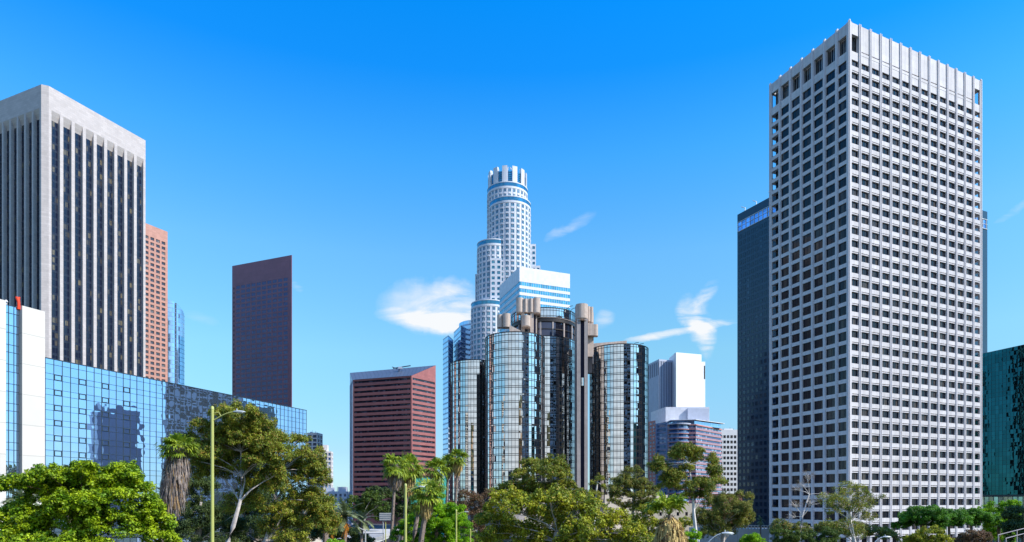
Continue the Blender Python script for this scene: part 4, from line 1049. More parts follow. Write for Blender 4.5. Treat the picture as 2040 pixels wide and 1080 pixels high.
# ------------------------------------------------------------------ blue mirror building and the cream slabs
def mirror_building():
    H = 24.3; ZT = ZC+H; a = roofpt(90, 713, H); b = roofpt(610.5, 818, H)
    t = empty('mirror_facade_building', (a[0], a[1], 0), 'long blue mirror glass building mirroring the white tower, lower left', 'office building')
    fc = Facade(a, b, (0, 50)); n = fc.n
    a0 = (a[0]-fc.u[0]*10, a[1]-fc.u[1]*10)
    core = MB(); core.prism([(a0[0]-n[0]*.3, a0[1]-n[1]*.3), (b[0]-n[0]*.3, b[1]-n[1]*.3), (b[0]-n[0]*20, b[1]-n[1]*20), (a0[0]-n[0]*20, a0[1]-n[1]*20)], 0, ZT-.2, M_['mullion']); core.build('core', t)
    gl = MB(); fr = MB(); nc = 47; w = fc.L/nc; zs = [ZT]; z = ZT-.9; zs.append(z)
    while z > 3: zs += [z-1.6, z-2.6]; z -= 2.6
    zs = zs[::-1]
    for i in range(nc):
        for p, q in zip(zs[:-1], zs[1:]): pane(gl, fc, w*i, w*(i+1), p, q, 0, M_['left_glass'], .0011, .0022, 6, .0003)
    for i in range(nc+1): fbox(fr, fc, max(0, w*i-.028), min(fc.L, w*i+.028), zs[0], ZT, -.05, .07, M_['mullion'])
    for z in zs: fbox(fr, fc, 0, fc.L, z-.028, z+.028, -.05, .06, M_['mullion'])
    fbox(fr, fc, 0, fc.L, ZT, ZT+.12, -.3, .1, M_['mullion'])
    gl.build('mirror_glass', t); fr.build('mullions', t)
    # opening lights: heavier frames
    z = ZT-.9
    while z > 12:
        for i in (1, 4, 7, 10):
            u0, u1, z0, z1 = w*i, w*(i+1), z-2.6, z-1.6; m = MB()
            for (p, q, r_, s_) in ((u0+.02, u1-.02, z0+.02, z0+.13), (u0+.02, u1-.02, z1-.13, z1-.02), (u0+.02, u0+.12, z0+.13, z1-.13), (u1-.12, u1-.02, z0+.13, z1-.13)): fbox(m, fc, p, q, r_, s_, .03, .14, M_['mullion'])
            m.build('opening_window', t)
        z -= 2.6
    # cream slabs and the glazed slot between them
    u, v = fc.u, fc.n; o = (-77.3, 108.0)
    def S(s_, d=0): return (o[0]-u[0]*s_+v[0]*d, o[1]-u[1]*s_+v[1]*d)
    zs_ = ZC+31.5
    def slab(s0, s1, zt, nm, lab):
        f = Facade(S(s1), S(s0), (0, 50)); mb = MB(); fbox(mb, f, 0, f.L, 0, zt, -6, 0, M_['slab']); x = mb.build(nm, t); return f
    slab(0, 3.58, zs_, 'concrete_slab', '')
    slab(5.97, 16, zs_+.1, 'concrete_slab', '')
    f = Facade(S(5.97), S(3.58), (0, 50)); g_ = MB(); m = MB(); zt = zs_-.35
    zz = [zt]; z = zt
    while z > 3: zz += [z-1.2, z-3.1]; z -= 3.1
    zz = zz[::-1]
    for i in range(3):
        for p, q in zip(zz[:-1], zz[1:]): pane(g_, f, f.L/3*i, f.L/3*(i+1), p, q, -.7, M_['left_glass'], .002, .004, 4)
    for i in range(4): fbox(m, f, max(0, f.L/3*i-.03), min(f.L, f.L/3*i+.03), 0, zt, -.8, -.63, M_['mullion'])
    for z in zz: fbox(m, f, 0, f.L, z-.04, z+.04, -.8, -.64, M_['mullion'])
    fbox(m, f, 0, f.L, 0, zt-.05, -6, -.85, M_['mullion'])
    g_.build('slot_glazing', t); m.build('slot_mullions', t)
    # red wrapped thing on the roof and a small white vent
    p = S(3.75, -.6); r = MB()
    r.tube([(p[0], p[1], zs_-.6), (p[0]+.05, p[1], zs_+.3), (p[0]-.03, p[1], zs_+.8), (p[0]-.12, p[1], zs_+1.15), (p[0]-.2, p[1], zs_+1.35)], [.24, .22, .25, .3, .16], M_['red_cover'], 9)
    r.tube([(p[0]-.1, p[1], zs_+1.0), (p[0]-.38, p[1], zs_+1.3), (p[0]-.42, p[1], zs_+1.45)], [.12, .13, .06], M_['red_cover'], 7)
    r.tube([(p[0], p[1], zs_+1.0), (p[0]+.2, p[1], zs_+1.3), (p[0]+.18, p[1], zs_+1.45)], [.12, .13, .06], M_['red_cover'], 7)
    tag(r.build('rooftop_beacon'), 'small red wrapped fixture standing on the cream slab roof, far left', 'beacon')
    p = S(5.4, -.8); r = MB(); r.tube([(p[0], p[1], zs_-.4), (p[0], p[1], zs_+.25)], [.1, .1], M_['white_paint'], 8); r.tube([(p[0]-.1, p[1], zs_+.3), (p[0]+.25, p[1]-.1, zs_+.1)], [.2, .08], M_['white_paint'], 8); r.build('roof_camera', t)
mirror_building()

# buildings that stand outside the frame and show only as reflections
def off_building(name, label, x, y, w, d, h, rz, wallm, glassm, nc, fh=4):
    t = empty(name, (x, y, 0), label, 'office building'); ca, sa = math.cos(rz), math.sin(rz)
    def R(a, b): return (x+a*ca-b*sa, y+a*sa+b*ca)
    pl = [R(-w/2, -d/2), R(w/2, -d/2), R(w/2, d/2), R(-w/2, d/2)]; m = MB(); m.prism(pl, 0, h, wallm); m.build('wall', t); g_ = MB()
    for i in range(4):
        a, b = pl[i], pl[(i+1) % 4]; f = Facade(a, b, (2*(a[0]+b[0])/2-x, 2*(a[1]+b[1])/2-y)); n = max(2, int(f.L/nc)); z = h-5
        while z > 6:
            for k in range(n): fquad(g_, f, f.L/n*(k+.15), f.L/n*(k+.85), z-fh*.6, z, .06, glassm)
            z -= fh
    tag(g_.build('window', t), kind='stuff')
off_building('reflected_tower', 'blue glass tower outside the frame, seen only mirrored in the blue facade', 316, 243, 18, 27, 84, .0, M_['mid_blue'], M_['mid_blue'], 4)
off_building('reflected_tower', 'bronze brown tower behind the viewer, seen only as a dark streak mirrored in the drums', 175, -150, 30, 30, 150, .5, M_['bronze_glass'], M_['tan'], 9)
off_building('reflected_tower', 'yellow stone tower left of the frame, seen only mirrored in the drums', -230, 150, 24, 24, 120, .2, M_['beige'], M_['tower_glass'], 4)
off_building('reflected_tower', 'bronze glass tower right of the frame, seen only mirrored in the drums', 260, 60, 44, 30, 160, .1, M_['bronze_glass'], M_['tan'], 9)
off_building('reflected_tower', 'bronze glass tower far behind the viewer, seen only mirrored in the drums', -150, -260, 26, 30, 150, .1, M_['bronze_glass'], M_['tan'], 9)

# ------------------------------------------------------------------ vegetation
RG = np.random.default_rng(11)
def unit(n, rg):
    v = rg.normal(size=(n, 3)); return v/np.linalg.norm(v, axis=1)[:, None]
def quads_to_obj(name, V, mat, parent):
    n = len(V)//4; me = bpy.data.meshes.new(name); me.vertices.add(len(V)); me.vertices.foreach_set('co', V.astype(np.float32).ravel())
    me.loops.add(len(V)); me.loops.foreach_set('vertex_index', np.arange(len(V), dtype=np.int32)); me.polygons.add(n)
    me.polygons.foreach_set('loop_start', np.arange(0, len(V), 4, dtype=np.int32)); me.polygons.foreach_set('loop_total', np.full(n, 4, dtype=np.int32))
    me.materials.append(mat); me.update(calc_edges=True); me.validate()
    o = bpy.data.objects.new(name, me); COL.objects.link(o)
    if parent: o.parent = parent; o.matrix_parent_inverse.translation = -parent.location
    return o
def leaf_quads(c, nrm, ln, wd, rg, hang=0.0):
    n = len(c); r = rg.normal(size=(n, 3)); r[:, 2] -= hang
    t = r-nrm*np.sum(r*nrm, 1)[:, None]; t /= np.linalg.norm(t, axis=1)[:, None]+1e-9; b = np.cross(nrm, t)
    L_ = (ln*rg.uniform(.6, 1.3, n))[:, None]; W_ = (wd*rg.uniform(.6, 1.3, n))[:, None]
    out = np.empty((n, 4, 3)); out[:, 0] = c+t*L_; out[:, 1] = c+b*W_-t*L_*.15; out[:, 2] = c-t*L_; out[:, 3] = c-b*W_-t*L_*.15
    return out.reshape(-1, 3)
def tree(name, label, Y, trunk, blobs, leaf, mat, bark, group=None, sub=.30, cover=2.2, fill=1.25, hang=0., flat=.75, lw=.5, seed=None, limbs=True, twigs=0, limb_r=.35, blobdepth=.9, shell=(.35, 1.0), dyv=None):
    """trunk: [(px,py,r_px)...] from top to bottom; blobs: [(px,py,rx,ry)] in photo pixels at distance Y"""
    s = Y/F; rg = np.random.default_rng(seed if seed is not None else int(abs(trunk[0][0])*7+trunk[0][1]))
    top = P(trunk[0][0], trunk[0][1], Y); last = trunk[-1]; bx = P(last[0], last[1], Y)[0]
    # carry the trunk line on to the ground
    if len(trunk) > 1: slope = (trunk[-1][0]-trunk[-2][0])/max(1, trunk[-1][1]-trunk[-2][1])
    else: slope = 0
    zlast = P(0, last[1], Y)[2]; bx2 = bx+max(-.25, min(.25, slope))*zlast*.5
    t = empty(name, (bx2, Y, 0), label, 'palm' if 'palm' in name else 'tree', group)
    tm = MB(); pts = [P(a, b, Y) for a, b, c in trunk]+[(bx2, Y, 0)]; rad = [c*s for a, b, c in trunk]+[last[2]*s*1.35]
    # smooth wiggle
    tm.tube(pts, rad, bark, 8)
    V = []
    for bi, bl in enumerate(blobs):
        px, py, rx, ry = bl[:4]; dy = bl[4] if len(bl) > 4 else rg.uniform(-.6, .6)*rx*s*1.2
        c = np.array(P(px, py, Y)); c[1] += dy; k = 1+dy/Y
        r = np.array([rx*s, rx*s*blobdepth, ry*s])
        rs = max(sub*min(r), leaf*2.5); area = 4*math.pi*((r[0]*r[1]+r[0]*r[2]+r[1]*r[2])/3)
        ns = max(4, int(fill*area/(math.pi*rs*rs)/1.6))
        u = unit(ns, rg); u[:, 2] = np.where(u[:, 2] < -.55, -u[:, 2]*.4, u[:, 2]); f = rg.uniform(shell[0], shell[1], ns)**.6
        sc = c+u*r*f[:, None]
        srad = rs*rg.uniform(.42, 1.45, ns)
        nl = np.maximum(6, (cover*2*math.pi*srad**2/(2*leaf*leaf*lw)).astype(int))
        idx = np.repeat(np.arange(ns), nl); m = len(idx)
        d = unit(m, rg); rad_ = rg.uniform(0, 1, m)**.4
        pos = sc[idx]+d*(srad[idx]*rad_)[:, None]*np.array([1, 1, flat])
        if hang: pos[:, 2] -= hang*srad[idx]*rg.uniform(0, 1, m)**2*1.2
        nn = d*.7+rg.normal(size=(m, 3))*.55+np.array([0, 0, .45]); nn /= np.linalg.norm(nn, axis=1)[:, None]
        V.append(leaf_quads(pos, nn, leaf, leaf*lw, rg, hang*1.5))
        if limbs:
            # limb from the trunk towards the blob, then twigs to some clumps
            j = min(range(len(trunk)), key=lambda q: abs(trunk[q][1]-(py+ry*1.3))+.3*abs(trunk[q][0]-px)); p0 = Vector(pts[j]); p3 = Vector(c)+Vector((0, 0, -r[2]*.1))
            p1 = p0.lerp(p3, .35)+Vector((rg.normal()*.04, 0, .06))*(p3-p0).length; p2 = p0.lerp(p3, .7)+Vector((rg.normal()*.05, 0, .05))*(p3-p0).length
            r0 = min(trunk[j][2]*s*.5, max(.04, limb_r*math.sqrt(rx*s)*.15)); tm.tube([p0, p1, p2, p3], [r0, r0*.8, r0*.6, r0*.35], bark, 6)
            for q in rg.choice(ns, min(ns, twigs), replace=False) if twigs else []:
                e = Vector(sc[q]); a = p2.lerp(p3, rg.uniform(-.3, 1)); tm.tube([a, a.lerp(e, .5)+Vector((0, 0, .08*(e-a).length)), e], [r0*.4, r0*.28, r0*.1], bark, 4)
    tm.build('trunk', t)
    quads_to_obj('crown', np.concatenate(V), mat, t)
    return t
def fan_palm(label, px, py, Y, cr, base, tr, skirt=0, skr=0, group=None, fm='palm', sm='skirt', nf=46, up=0.0, seed=1, bark='bark_palm', taper=.3):
    s = Y/F; rg = np.random.default_rng(seed*97+int(px)); c = np.array(P(px, py, Y)); bx = P(base[0], base[1], Y); R_ = cr*s
    k = (bx[0]-c[0])/max(.5, (c[2]-bx[2])); gx = bx[0]+k*bx[2]*.25
    t = empty('fan_palm', (gx, Y, 0), label, 'palm tree', group); tm = MB(); pts = []
    zs = np.linspace(0, 1, 9)
    for q in zs:
        z = c[2]*(1-q); xx = c[0]+(bx[0]-c[0])*min(1, (c[2]-z)/max(.5, c[2]-bx[2]))**1.15+(gx-bx[0])*max(0, (bx[2]-z)/max(.1, bx[2])); pts.append((xx, Y, z))
    r0 = tr*s; tm.tube(pts, [r0*(.85+.3*q) for q in zs], M_[bark], 9)
    for q in range(60):   # old leaf bases give the trunk a broken edge
        f = rg.uniform(0, .7); z = c[2]*(1-f); i = min(7, int(f*8)); p = Vector(pts[i]).lerp(Vector(pts[i+1]), f*8-i); a = rg.uniform(0, 6.28); d = Vector((math.cos(a), math.sin(a), 0)); tm.face([p+d*r0*.9+Vector((0, 0, -.1)), p+d*r0*.9+Vector((-d.y*.1, d.x*.1, 0)), p+d*r0*1.5+Vector((0, 0, .15)), p+d*r0*.9+Vector((d.y*.1, -d.x*.1, 0))], M_[bark])
    tm.build('trunk', t)
    V = []; D = []
    for i in range(nf):
        az = rg.uniform(0, 2*math.pi); el = math.asin(rg.uniform(-.75+up, .98)); dead = el < -.35
        d = Vector((math.cos(az)*math.cos(el), math.sin(az)*math.cos(el), math.sin(el)))
        pl = R_*rg.uniform(.45, .62); hub = Vector(c)+d*pl+Vector((0, 0, -.04*R_)); fl = R_*rg.uniform(.42, .6)
        side = d.cross(Vector((0, 0, 1))); side.normalize(); upv = side.cross(d); 
        tgt = V
        # petiole
        w = .012*R_+.02; a = Vector(c); tgt += [a-side*w, hub-side*w, hub+side*w, a+side*w]
        nb = 15
        for j in range(nb):
            th = (j/(nb-1)-.5)*math.radians(230); dj = (d*math.cos(th)+side*math.sin(th)); dj = (dj+upv*.15*rg.normal()).normalized()
            l = fl*(1-.25*abs(th)/2)*rg.uniform(.85, 1.1); m = hub+dj*l*.6+Vector((0, 0, -.05*l)); e = hub+dj*l*.95+Vector((0, 0, -rg.uniform(.22, .5)*l)); pr = dj.cross(upv).normalized()*l*.085
            tgt += [hub-pr*.3, m-pr, m+pr, hub+pr*.3]; tgt += [m-pr, e-pr*.15, e+pr*.15, m+pr]
    quads_to_obj('crown', np.array([tuple(v) for v in V]), M_[fm], t)
    if skirt:
        S_ = []; n = int(1500*max(.4, skr/25)); 
        for i in range(n):
            f = rg.uniform(0, 1)**.85; a = rg.uniform(0, 2*math.pi); z0 = c[2]-R_*.22-f*(skirt*s-R_*.22)+rg.uniform(-.1, .3); rr = (1-taper*f)*skr*s*(.75+.35*math.sin(f*2.6))*rg.uniform(.72, 1.12)*(1-.55*max(0, f-.75)*4*.6)
            fx = pts[min(8, int(max(0, (c[2]-z0)/c[2])*8))][0]; tq = max(0, (c[2]-z0)/c[2])*8; i0 = min(7, int(tq)); cx_ = pts[i0][0]+(pts[i0+1][0]-pts[i0][0])*(tq-i0)
            p = Vector((cx_+math.cos(a)*rr, Y+math.sin(a)*rr, z0)); l = skirt*s*rg.uniform(.14, .34); tw = rg.uniform(.3, 1.)*.034*R_; tx = Vector((-math.sin(a), math.cos(a), rg.normal()*.2)); e = p+Vector((math.cos(a)*.12*l+rg.normal()*.08*l, math.sin(a)*.1*l, -l))
            b0 = Vector((cx_+math.cos(a)*rr*.55, Y+math.sin(a)*rr*.55, z0+l*.35))
            S_ += [b0-tx*tw*.5, p-tx*tw, p+tx*tw, b0+tx*tw*.5]; S_ += [p-tx*tw, e-tx*tw*.2, e+tx*tw*.2, p+tx*tw]
        quads_to_obj('dead_frond_skirt', np.array([tuple(v) for v in S_]), M_[sm], t)
    return t
def date_palm(label, px, py, Y, cr, base, tr, group=None, nf=34, fm='date', seed=1, fruit=False, emin=-.35, bark='bark_palm', azr=None):
    s = Y/F; rg = np.random.default_rng(seed*31+int(px)); c = Vector(P(px, py, Y)); bx = P(base[0], base[1], Y); R_ = cr*s
    t = empty('date_palm', (bx[0], Y, 0), label, 'palm tree', group); tm = MB(); r0 = tr*s
    tm.tube([tuple(c), (c.x+(bx[0]-c.x)*.6, Y, c.z*.6), (bx[0], Y, 0)], [r0, r0*.9, r0*1.2], M_[bark], 8); tm.build('trunk', t); V = []; FR = []
    for i in range(nf):
        az = rg.uniform(0, 2*math.pi) if azr is None else rg.uniform(*azr); el = rg.uniform(emin, 1.35); d = Vector((math.cos(az)*math.cos(el), math.sin(az)*math.cos(el), math.sin(el))); L_ = R_*rg.uniform(.85, 1.15); ns = 16; prev = c; dirv = d.copy()
        for j in range(ns):
            st = L_/ns; dirv = (dirv+Vector((0, 0, -.085))).normalized(); nx = prev+dirv*st; side = dirv.cross(Vector((0, 0, 1))).normalized(); w = .012*R_+.01
            V += [prev-side*w, nx-side*w, nx+side*w, prev+side*w]
            ll = R_*.26*math.sin(math.pi*(.12+.8*j/ns))
            for q in (0, .5):
                for sg in (-1, 1):
                    b = prev.lerp(nx, q); e = b+(side*sg*.75+dirv*.75+Vector((0, 0, rg.normal()*.12-.12))).normalized()*ll; ww = dirv*(.022*R_)
                    V += [b-ww, e-ww*.2, e+ww*.2, b+ww]
            prev = nx
    quads_to_obj('crown', np.array([tuple(v) for v in V]), M_[fm], t)
    if fruit:
        for k in range(2):
            F_ = []; fc_ = c+Vector(((-.55 if k else .15)*R_, -.4*R_, -.45*R_)); 
            for i in range(60): a = rg.normal(size=3)*np.array([.09, .09, .2])*R_; p = fc_+Vector(a); F_ += [fc_+Vector((0, 0, .5)), p+Vector((-.06, 0, -.35)), p+Vector((.06, 0, -.35)), fc_+Vector((.03, 0, .5))]
            quads_to_obj('fruit_stalk', np.array([tuple(v) for v in F_]), M_['fruit'], t)
    return t

G_E = 'eucalyptus trees in front of the towers'; G_P = 'tall fan palms in front of the red building'
# palm tops behind the ficus
date_palm('palm with upright fronds rising over the top of the bright ficus', 138, 955, 62, 42, (138, 1080), 5, nf=22, seed=3, emin=.5)
date_palm('palm at the left edge arching dull fronds over the ficus', 50, 1005, 58, 68, (50, 1080), 6, nf=20, seed=5, emin=.3)
date_palm('palm with pale fronds half hidden behind the grey-skirted palm', 328, 985, 74, 26, (328, 1080), 4, nf=24, seed=8)
tree('ficus_tree', 'large bright green ficus filling the lower left corner', 50, [(160, 1010, 9), (165, 1080, 12)],
     [(150, 965, 75, 32), (165, 1003, 60, 30, -1), (70, 1068, 55, 32, -1), (215, 1000, 40, 26, -1), (90, 985, 60, 35), (215, 960, 60, 32), (255, 985, 50, 38), (45, 1030, 55, 38), (130, 1035, 75, 48), (220, 1040, 70, 48), (290, 1040, 42, 42), (20, 1075, 60, 32), (310, 1075, 35, 35), (160, 1095, 100, 40), (185, 936, 30, 18), (235, 936, 34, 20), (60, 965, 50, 20), (120, 948, 44, 22), (265, 945, 20, 15), (90, 952, 26, 14), (300, 1010, 24, 30)],
     .12, M_['ficus'], M_['bark_brown'], sub=.27, cover=1.15, fill=1.7, seed=4, lw=.55)
tree('eucalyptus_tree', 'big olive eucalyptus with pale forked limbs behind the olive lamp post', 74,
     [(480, 900, 1.6), (482, 950, 2.6), (478, 1000, 3.6), (464, 1050, 4.6), (454, 1080, 5)],
     [(470, 900, 74, 62, 3.5), (430, 880, 50, 46, 3), (400, 930, 40, 40, 3), (450, 1000, 44, 34, 5), (520, 880, 44, 46, 3), (490, 960, 50, 36, 4), (490, 830, 48, 28), (450, 822, 30, 16), (520, 848, 34, 26), (405, 850, 26, 18), (440, 865, 42, 26), (495, 875, 45, 26), (535, 885, 32, 26), (395, 890, 26, 22), (430, 905, 36, 22), (385, 915, 26, 24), (540, 945, 30, 26), (520, 920, 40, 24), (465, 930, 30, 16), (380, 870, 16, 12), (410, 930, 26, 18), (560, 905, 26, 20), (478, 852, 50, 22)],
     .15, M_['euca'], M_['bark_pale'], G_E, sub=.30, cover=1.0, fill=1.3, twigs=5, hang=.4, lw=.36, seed=21, limb_r=.5)
tree('eucalyptus_tree', 'loose eucalyptus reaching right past the end of the blue mirror facade', 84,
     [(560, 940, 3), (545, 1000, 4), (530, 1080, 6)],
     [(590, 935, 46, 46, 3), (590, 1020, 60, 46, 4), (630, 1030, 34, 34, 3), (592, 875, 24, 18), (612, 905, 30, 20), (640, 940, 20, 18), (575, 925, 38, 24), (615, 950, 34, 24), (650, 958, 14, 10), (555, 965, 38, 26), (600, 990, 42, 28), (640, 1000, 28, 24), (570, 1020, 38, 30), (620, 1045, 44, 32), (540, 1050, 34, 26), (588, 1072, 40, 22), (636, 895, 12, 10)],
     .16, M_['euca'], M_['bark_pale'], G_E, sub=.30, cover=1.0, fill=1.25, twigs=5, hang=.4, lw=.36, seed=22, limb_r=.5)
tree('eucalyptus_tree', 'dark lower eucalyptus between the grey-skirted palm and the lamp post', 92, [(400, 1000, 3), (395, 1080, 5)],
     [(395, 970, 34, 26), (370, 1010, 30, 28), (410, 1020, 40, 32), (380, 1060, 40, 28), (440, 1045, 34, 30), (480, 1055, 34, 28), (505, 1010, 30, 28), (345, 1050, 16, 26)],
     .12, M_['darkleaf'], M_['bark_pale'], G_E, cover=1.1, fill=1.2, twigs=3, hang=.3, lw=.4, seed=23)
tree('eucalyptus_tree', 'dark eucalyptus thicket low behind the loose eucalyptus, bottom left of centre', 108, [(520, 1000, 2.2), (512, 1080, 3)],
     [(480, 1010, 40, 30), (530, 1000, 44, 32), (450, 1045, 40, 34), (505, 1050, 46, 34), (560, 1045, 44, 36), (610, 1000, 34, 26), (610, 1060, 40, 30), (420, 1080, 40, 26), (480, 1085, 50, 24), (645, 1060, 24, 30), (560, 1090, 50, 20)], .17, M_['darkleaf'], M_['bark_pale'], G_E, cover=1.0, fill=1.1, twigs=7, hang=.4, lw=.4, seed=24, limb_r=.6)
fan_palm('leaning fan palm with a thick shaggy grey skirt, left of the lamp post', 357, 893, 62, 44, (322, 1080), 6, 118, 24, seed=2, nf=40, up=.35)
fan_palm('leftmost of the tall fan palms in front of the red building', 788, 926, 100, 34, (779, 1080), 3.3, 42, 15, G_P, seed=3)
fan_palm('second of the tall fan palms, crown merged with its left neighbour', 816, 932, 104, 34, (800, 1080), 3.3, 46, 14, G_P, seed=4, sm='skirt2')
fan_palm('tall fan palm behind the others, in front of the red building corner', 868, 935, 112, 32, (862, 1080), 3.4, 40, 11, G_P, seed=5, sm='skirt2')
fan_palm('thick-trunked fan palm low before the green hoarding', 853, 980, 84, 38, (838, 1080), 5.5, 46, 13, G_P, seed=6, sm='skirt2')
fan_palm('smaller dark fan palm leaning left of the thick-trunked palm', 836, 1000, 90, 24, (822, 1080), 4.5, 22, 9, G_P, seed=7)
fan_palm('slender fan palm with a small crown, left of the pair before the left drum', 893, 924, 118, 23, (886, 1080), 2.8, 26, 9, G_P, seed=8)
fan_palm('slender fan palm nearest the mirrored drums', 912, 912, 116, 25, (903, 1080), 3, 30, 10, G_P, seed=9, sm='skirt2')
fan_palm('stout fan palm with a golden dead skirt and upright green fan leaves, right of centre', 1333, 1026, 52, 58, (1335, 1080), 8, 95, 26, seed=10, sm='skirt2', nf=22, up=1.2, taper=-.25)
fan_palm('short fan palm with a grey trunk at the right of the loose eucalyptus', 652, 1006, 96, 24, (648, 1080), 6, 20, 10, seed=11)
date_palm('wind-swept date palm with orange fruit stalks, left of the road', 688, 1030, 98, 42, (686, 1080), 3.5, seed=12, fruit=True)
date_palm('smaller date palm beside the road barrier', 722, 1038, 104, 30, (716, 1080), 3, seed=13, nf=26)
date_palm('tiny palm standing on the pale terrace before the black tower', 1515, 1038, 250, 13, (1515, 1052), 1.6, seed=14, nf=20)
tree('broadleaf_tree', 'dark round tree behind the date palms, below the red building', 160, [(725, 1030, 3), (725, 1080, 4)],
     [(712, 1000, 24, 16), (740, 992, 22, 14), (755, 1005, 20, 18), (725, 1022, 34, 22), (760, 1030, 20, 16), (695, 1020, 16, 18)], .22, M_['midleaf'], M_['bark_pale'], cover=1.2, twigs=3, seed=31)
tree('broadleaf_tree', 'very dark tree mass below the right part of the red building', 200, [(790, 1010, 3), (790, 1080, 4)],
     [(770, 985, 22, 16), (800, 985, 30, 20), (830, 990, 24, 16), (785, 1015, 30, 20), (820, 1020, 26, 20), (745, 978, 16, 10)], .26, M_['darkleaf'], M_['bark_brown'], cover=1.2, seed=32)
tree('broadleaf_tree', 'shaded tree under the date palms at the lower edge', 118, [(690, 1070, 3), (690, 1080, 4)],
     [(690, 1066, 30, 24), (655, 1060, 24, 26), (720, 1078, 24, 16)], .14, M_['darkleaf'], M_['bark_brown'], cover=1.2, seed=33)
tree('shrub', 'rounded bright green shrub at the bottom edge below the date palms', 70, [(672, 1100, 2), (672, 1110, 3)], [(672, 1086, 26, 12), (650, 1092, 16, 10)], .09, M_['lime'], M_['bark_brown'], cover=1.4, seed=34)
tree('broadleaf_tree', 'lime green tree behind the thick-trunked palm, centre left', 96, [(870, 1060, 4), (868, 1080, 5)],
     [(870, 990, 18, 18), (862, 1015, 30, 22), (900, 1020, 28, 20), (825, 1045, 32, 24), (870, 1050, 40, 28), (915, 1050, 26, 28), (800, 1065, 20, 20), (840, 1080, 44, 22), (900, 1080, 40, 22), (880, 1062, 30, 22, 3), (895, 1040, 34, 26, 4)], .11, M_['lime'], M_['bark_brown'], cover=1.2, seed=35)
tree('broadleaf_tree', 'rusty brown tree just left of the big olive tree mass', 120, [(950, 1040, 3), (950, 1080, 4)],
     [(925, 985, 16, 14), (950, 1000, 26, 20), (925, 1015, 20, 18), (965, 1025, 28, 26), (940, 1050, 30, 26), (975, 985, 18, 12), (955, 1078, 34, 18), (905, 1005, 14, 14)], .15, M_['rust'], M_['bark_pale'], cover=.9, fill=1.1, twigs=5, hang=.4, lw=.4, seed=36)
tree('eucalyptus_tree', 'olive eucalyptus with a domed top in front of the middle drum', 130, [(1100, 960, 3), (1095, 1080, 5)],
     [(1105, 922, 34, 18), (1060, 925, 26, 15), (1085, 945, 40, 20), (1125, 945, 18, 16), (1035, 945, 20, 14), (1045, 965, 36, 16), (1110, 970, 38, 18), (1010, 968, 18, 10), (1075, 980, 60, 18), (1135, 960, 12, 12), (990, 980, 20, 12), (1148, 985, 24, 16)], .22, M_['euca'], M_['bark_pale'], G_E, cover=1.05, fill=1.3, twigs=4, hang=.3, lw=.35, seed=37)
tree('broadleaf_tree', 'broad yellow-olive tree filling the bottom centre', 66, [(1110, 1060, 7), (1110, 1080, 9)],
     [(1010, 1000, 44, 28), (975, 1040, 40, 34), (1040, 1020, 50, 34), (1095, 1000, 48, 28), (1150, 1005, 46, 30), (1190, 1020, 40, 30), (1100, 1045, 60, 40), (1160, 1050, 50, 36), (1225, 1045, 38, 30), (1040, 1065, 60, 36), (1200, 1075, 60, 30), (1120, 1085, 80, 30), (1262, 1062, 30, 28), (1275, 1085, 34, 20), (985, 1078, 44, 28)],
     .15, M_['olive'], M_['bark_pale'], cover=.95, fill=1.15, twigs=8, lw=.45, seed=38, flat=.85, sub=.34)
tree('eucalyptus_tree', 'small thin eucalyptus before the foot of the right drum', 170, [(1190, 960, 1.6), (1186, 1000, 2)], [(1195, 952, 10, 9), (1180, 962, 8, 8), (1202, 970, 7, 8), (1188, 985, 14, 8), (1176, 978, 8, 9)], .18, M_['euca'], M_['bark_white'], G_E, cover=.8, twigs=2, hang=.4, lw=.35, seed=39, limb_r=.6)
tree('eucalyptus_tree', 'dense dark eucalyptus at the foot of the right drum', 135, [(1262, 990, 2.5), (1258, 1080, 4)],
     [(1262, 940, 20, 14), (1245, 958, 20, 14), (1275, 965, 24, 16), (1240, 985, 28, 14), (1280, 990, 26, 14), (1302, 975, 14, 16), (1225, 1000, 18, 12), (1262, 1010, 30, 14), (1250, 965, 34, 22), (1290, 1005, 28, 20), (1225, 975, 16, 14)], .16, M_['euca2'], M_['bark_pale'], G_E, cover=.95, twigs=4, hang=.3, lw=.35, seed=40)
tree('eucalyptus_tree', 'open eucalyptus with a slender pale trunk, before the striped building', 88,
     [(1372, 925, 1.3), (1380, 980, 2.2), (1382, 1020, 3), (1388, 1080, 4)],
     [(1365, 905, 34, 22), (1368, 892, 28, 13), (1345, 945, 26, 16), (1420, 935, 18, 22), (1385, 970, 34, 16), (1350, 905, 16, 14), (1388, 905, 18, 14), (1418, 918, 12, 17), (1310, 912, 12, 10), (1305, 935, 13, 12), (1330, 930, 13, 9), (1350, 942, 12, 8), (1368, 930, 18, 8), (1425, 945, 16, 10), (1440, 958, 12, 8), (1390, 962, 24, 12), (1345, 968, 14, 10), (1322, 968, 9, 9), (1400, 985, 18, 12), (1415, 935, 10, 8), (1370, 985, 14, 9), (1335, 955, 24, 16), (1310, 925, 20, 14), (1410, 960, 26, 16)],
     .15, M_['euca'], M_['bark_white'], G_E, sub=.45, cover=1.0, fill=1.3, twigs=5, hang=.5, lw=.32, seed=41, limb_r=.4)
tree('eucalyptus_tree', 'drooping eucalyptus left of the terrace before the black tower', 104, [(1445, 1040, 3), (1440, 1080, 4)],
     [(1420, 1000, 18, 18), (1445, 995, 18, 20), (1492, 990, 8, 14), (1484, 1012, 14, 18), (1455, 1015, 34, 30), (1425, 1035, 30, 26), (1400, 1030, 20, 24), (1475, 1030, 24, 24), (1480, 1042, 20, 16), (1445, 1055, 30, 18), (1405, 1062, 22, 16), (1500, 1030, 9, 14), (1470, 985, 10, 9)], .13, M_['euca2'], M_['bark_pale'], G_E, cover=.95, twigs=4, hang=.6, lw=.32, seed=42)
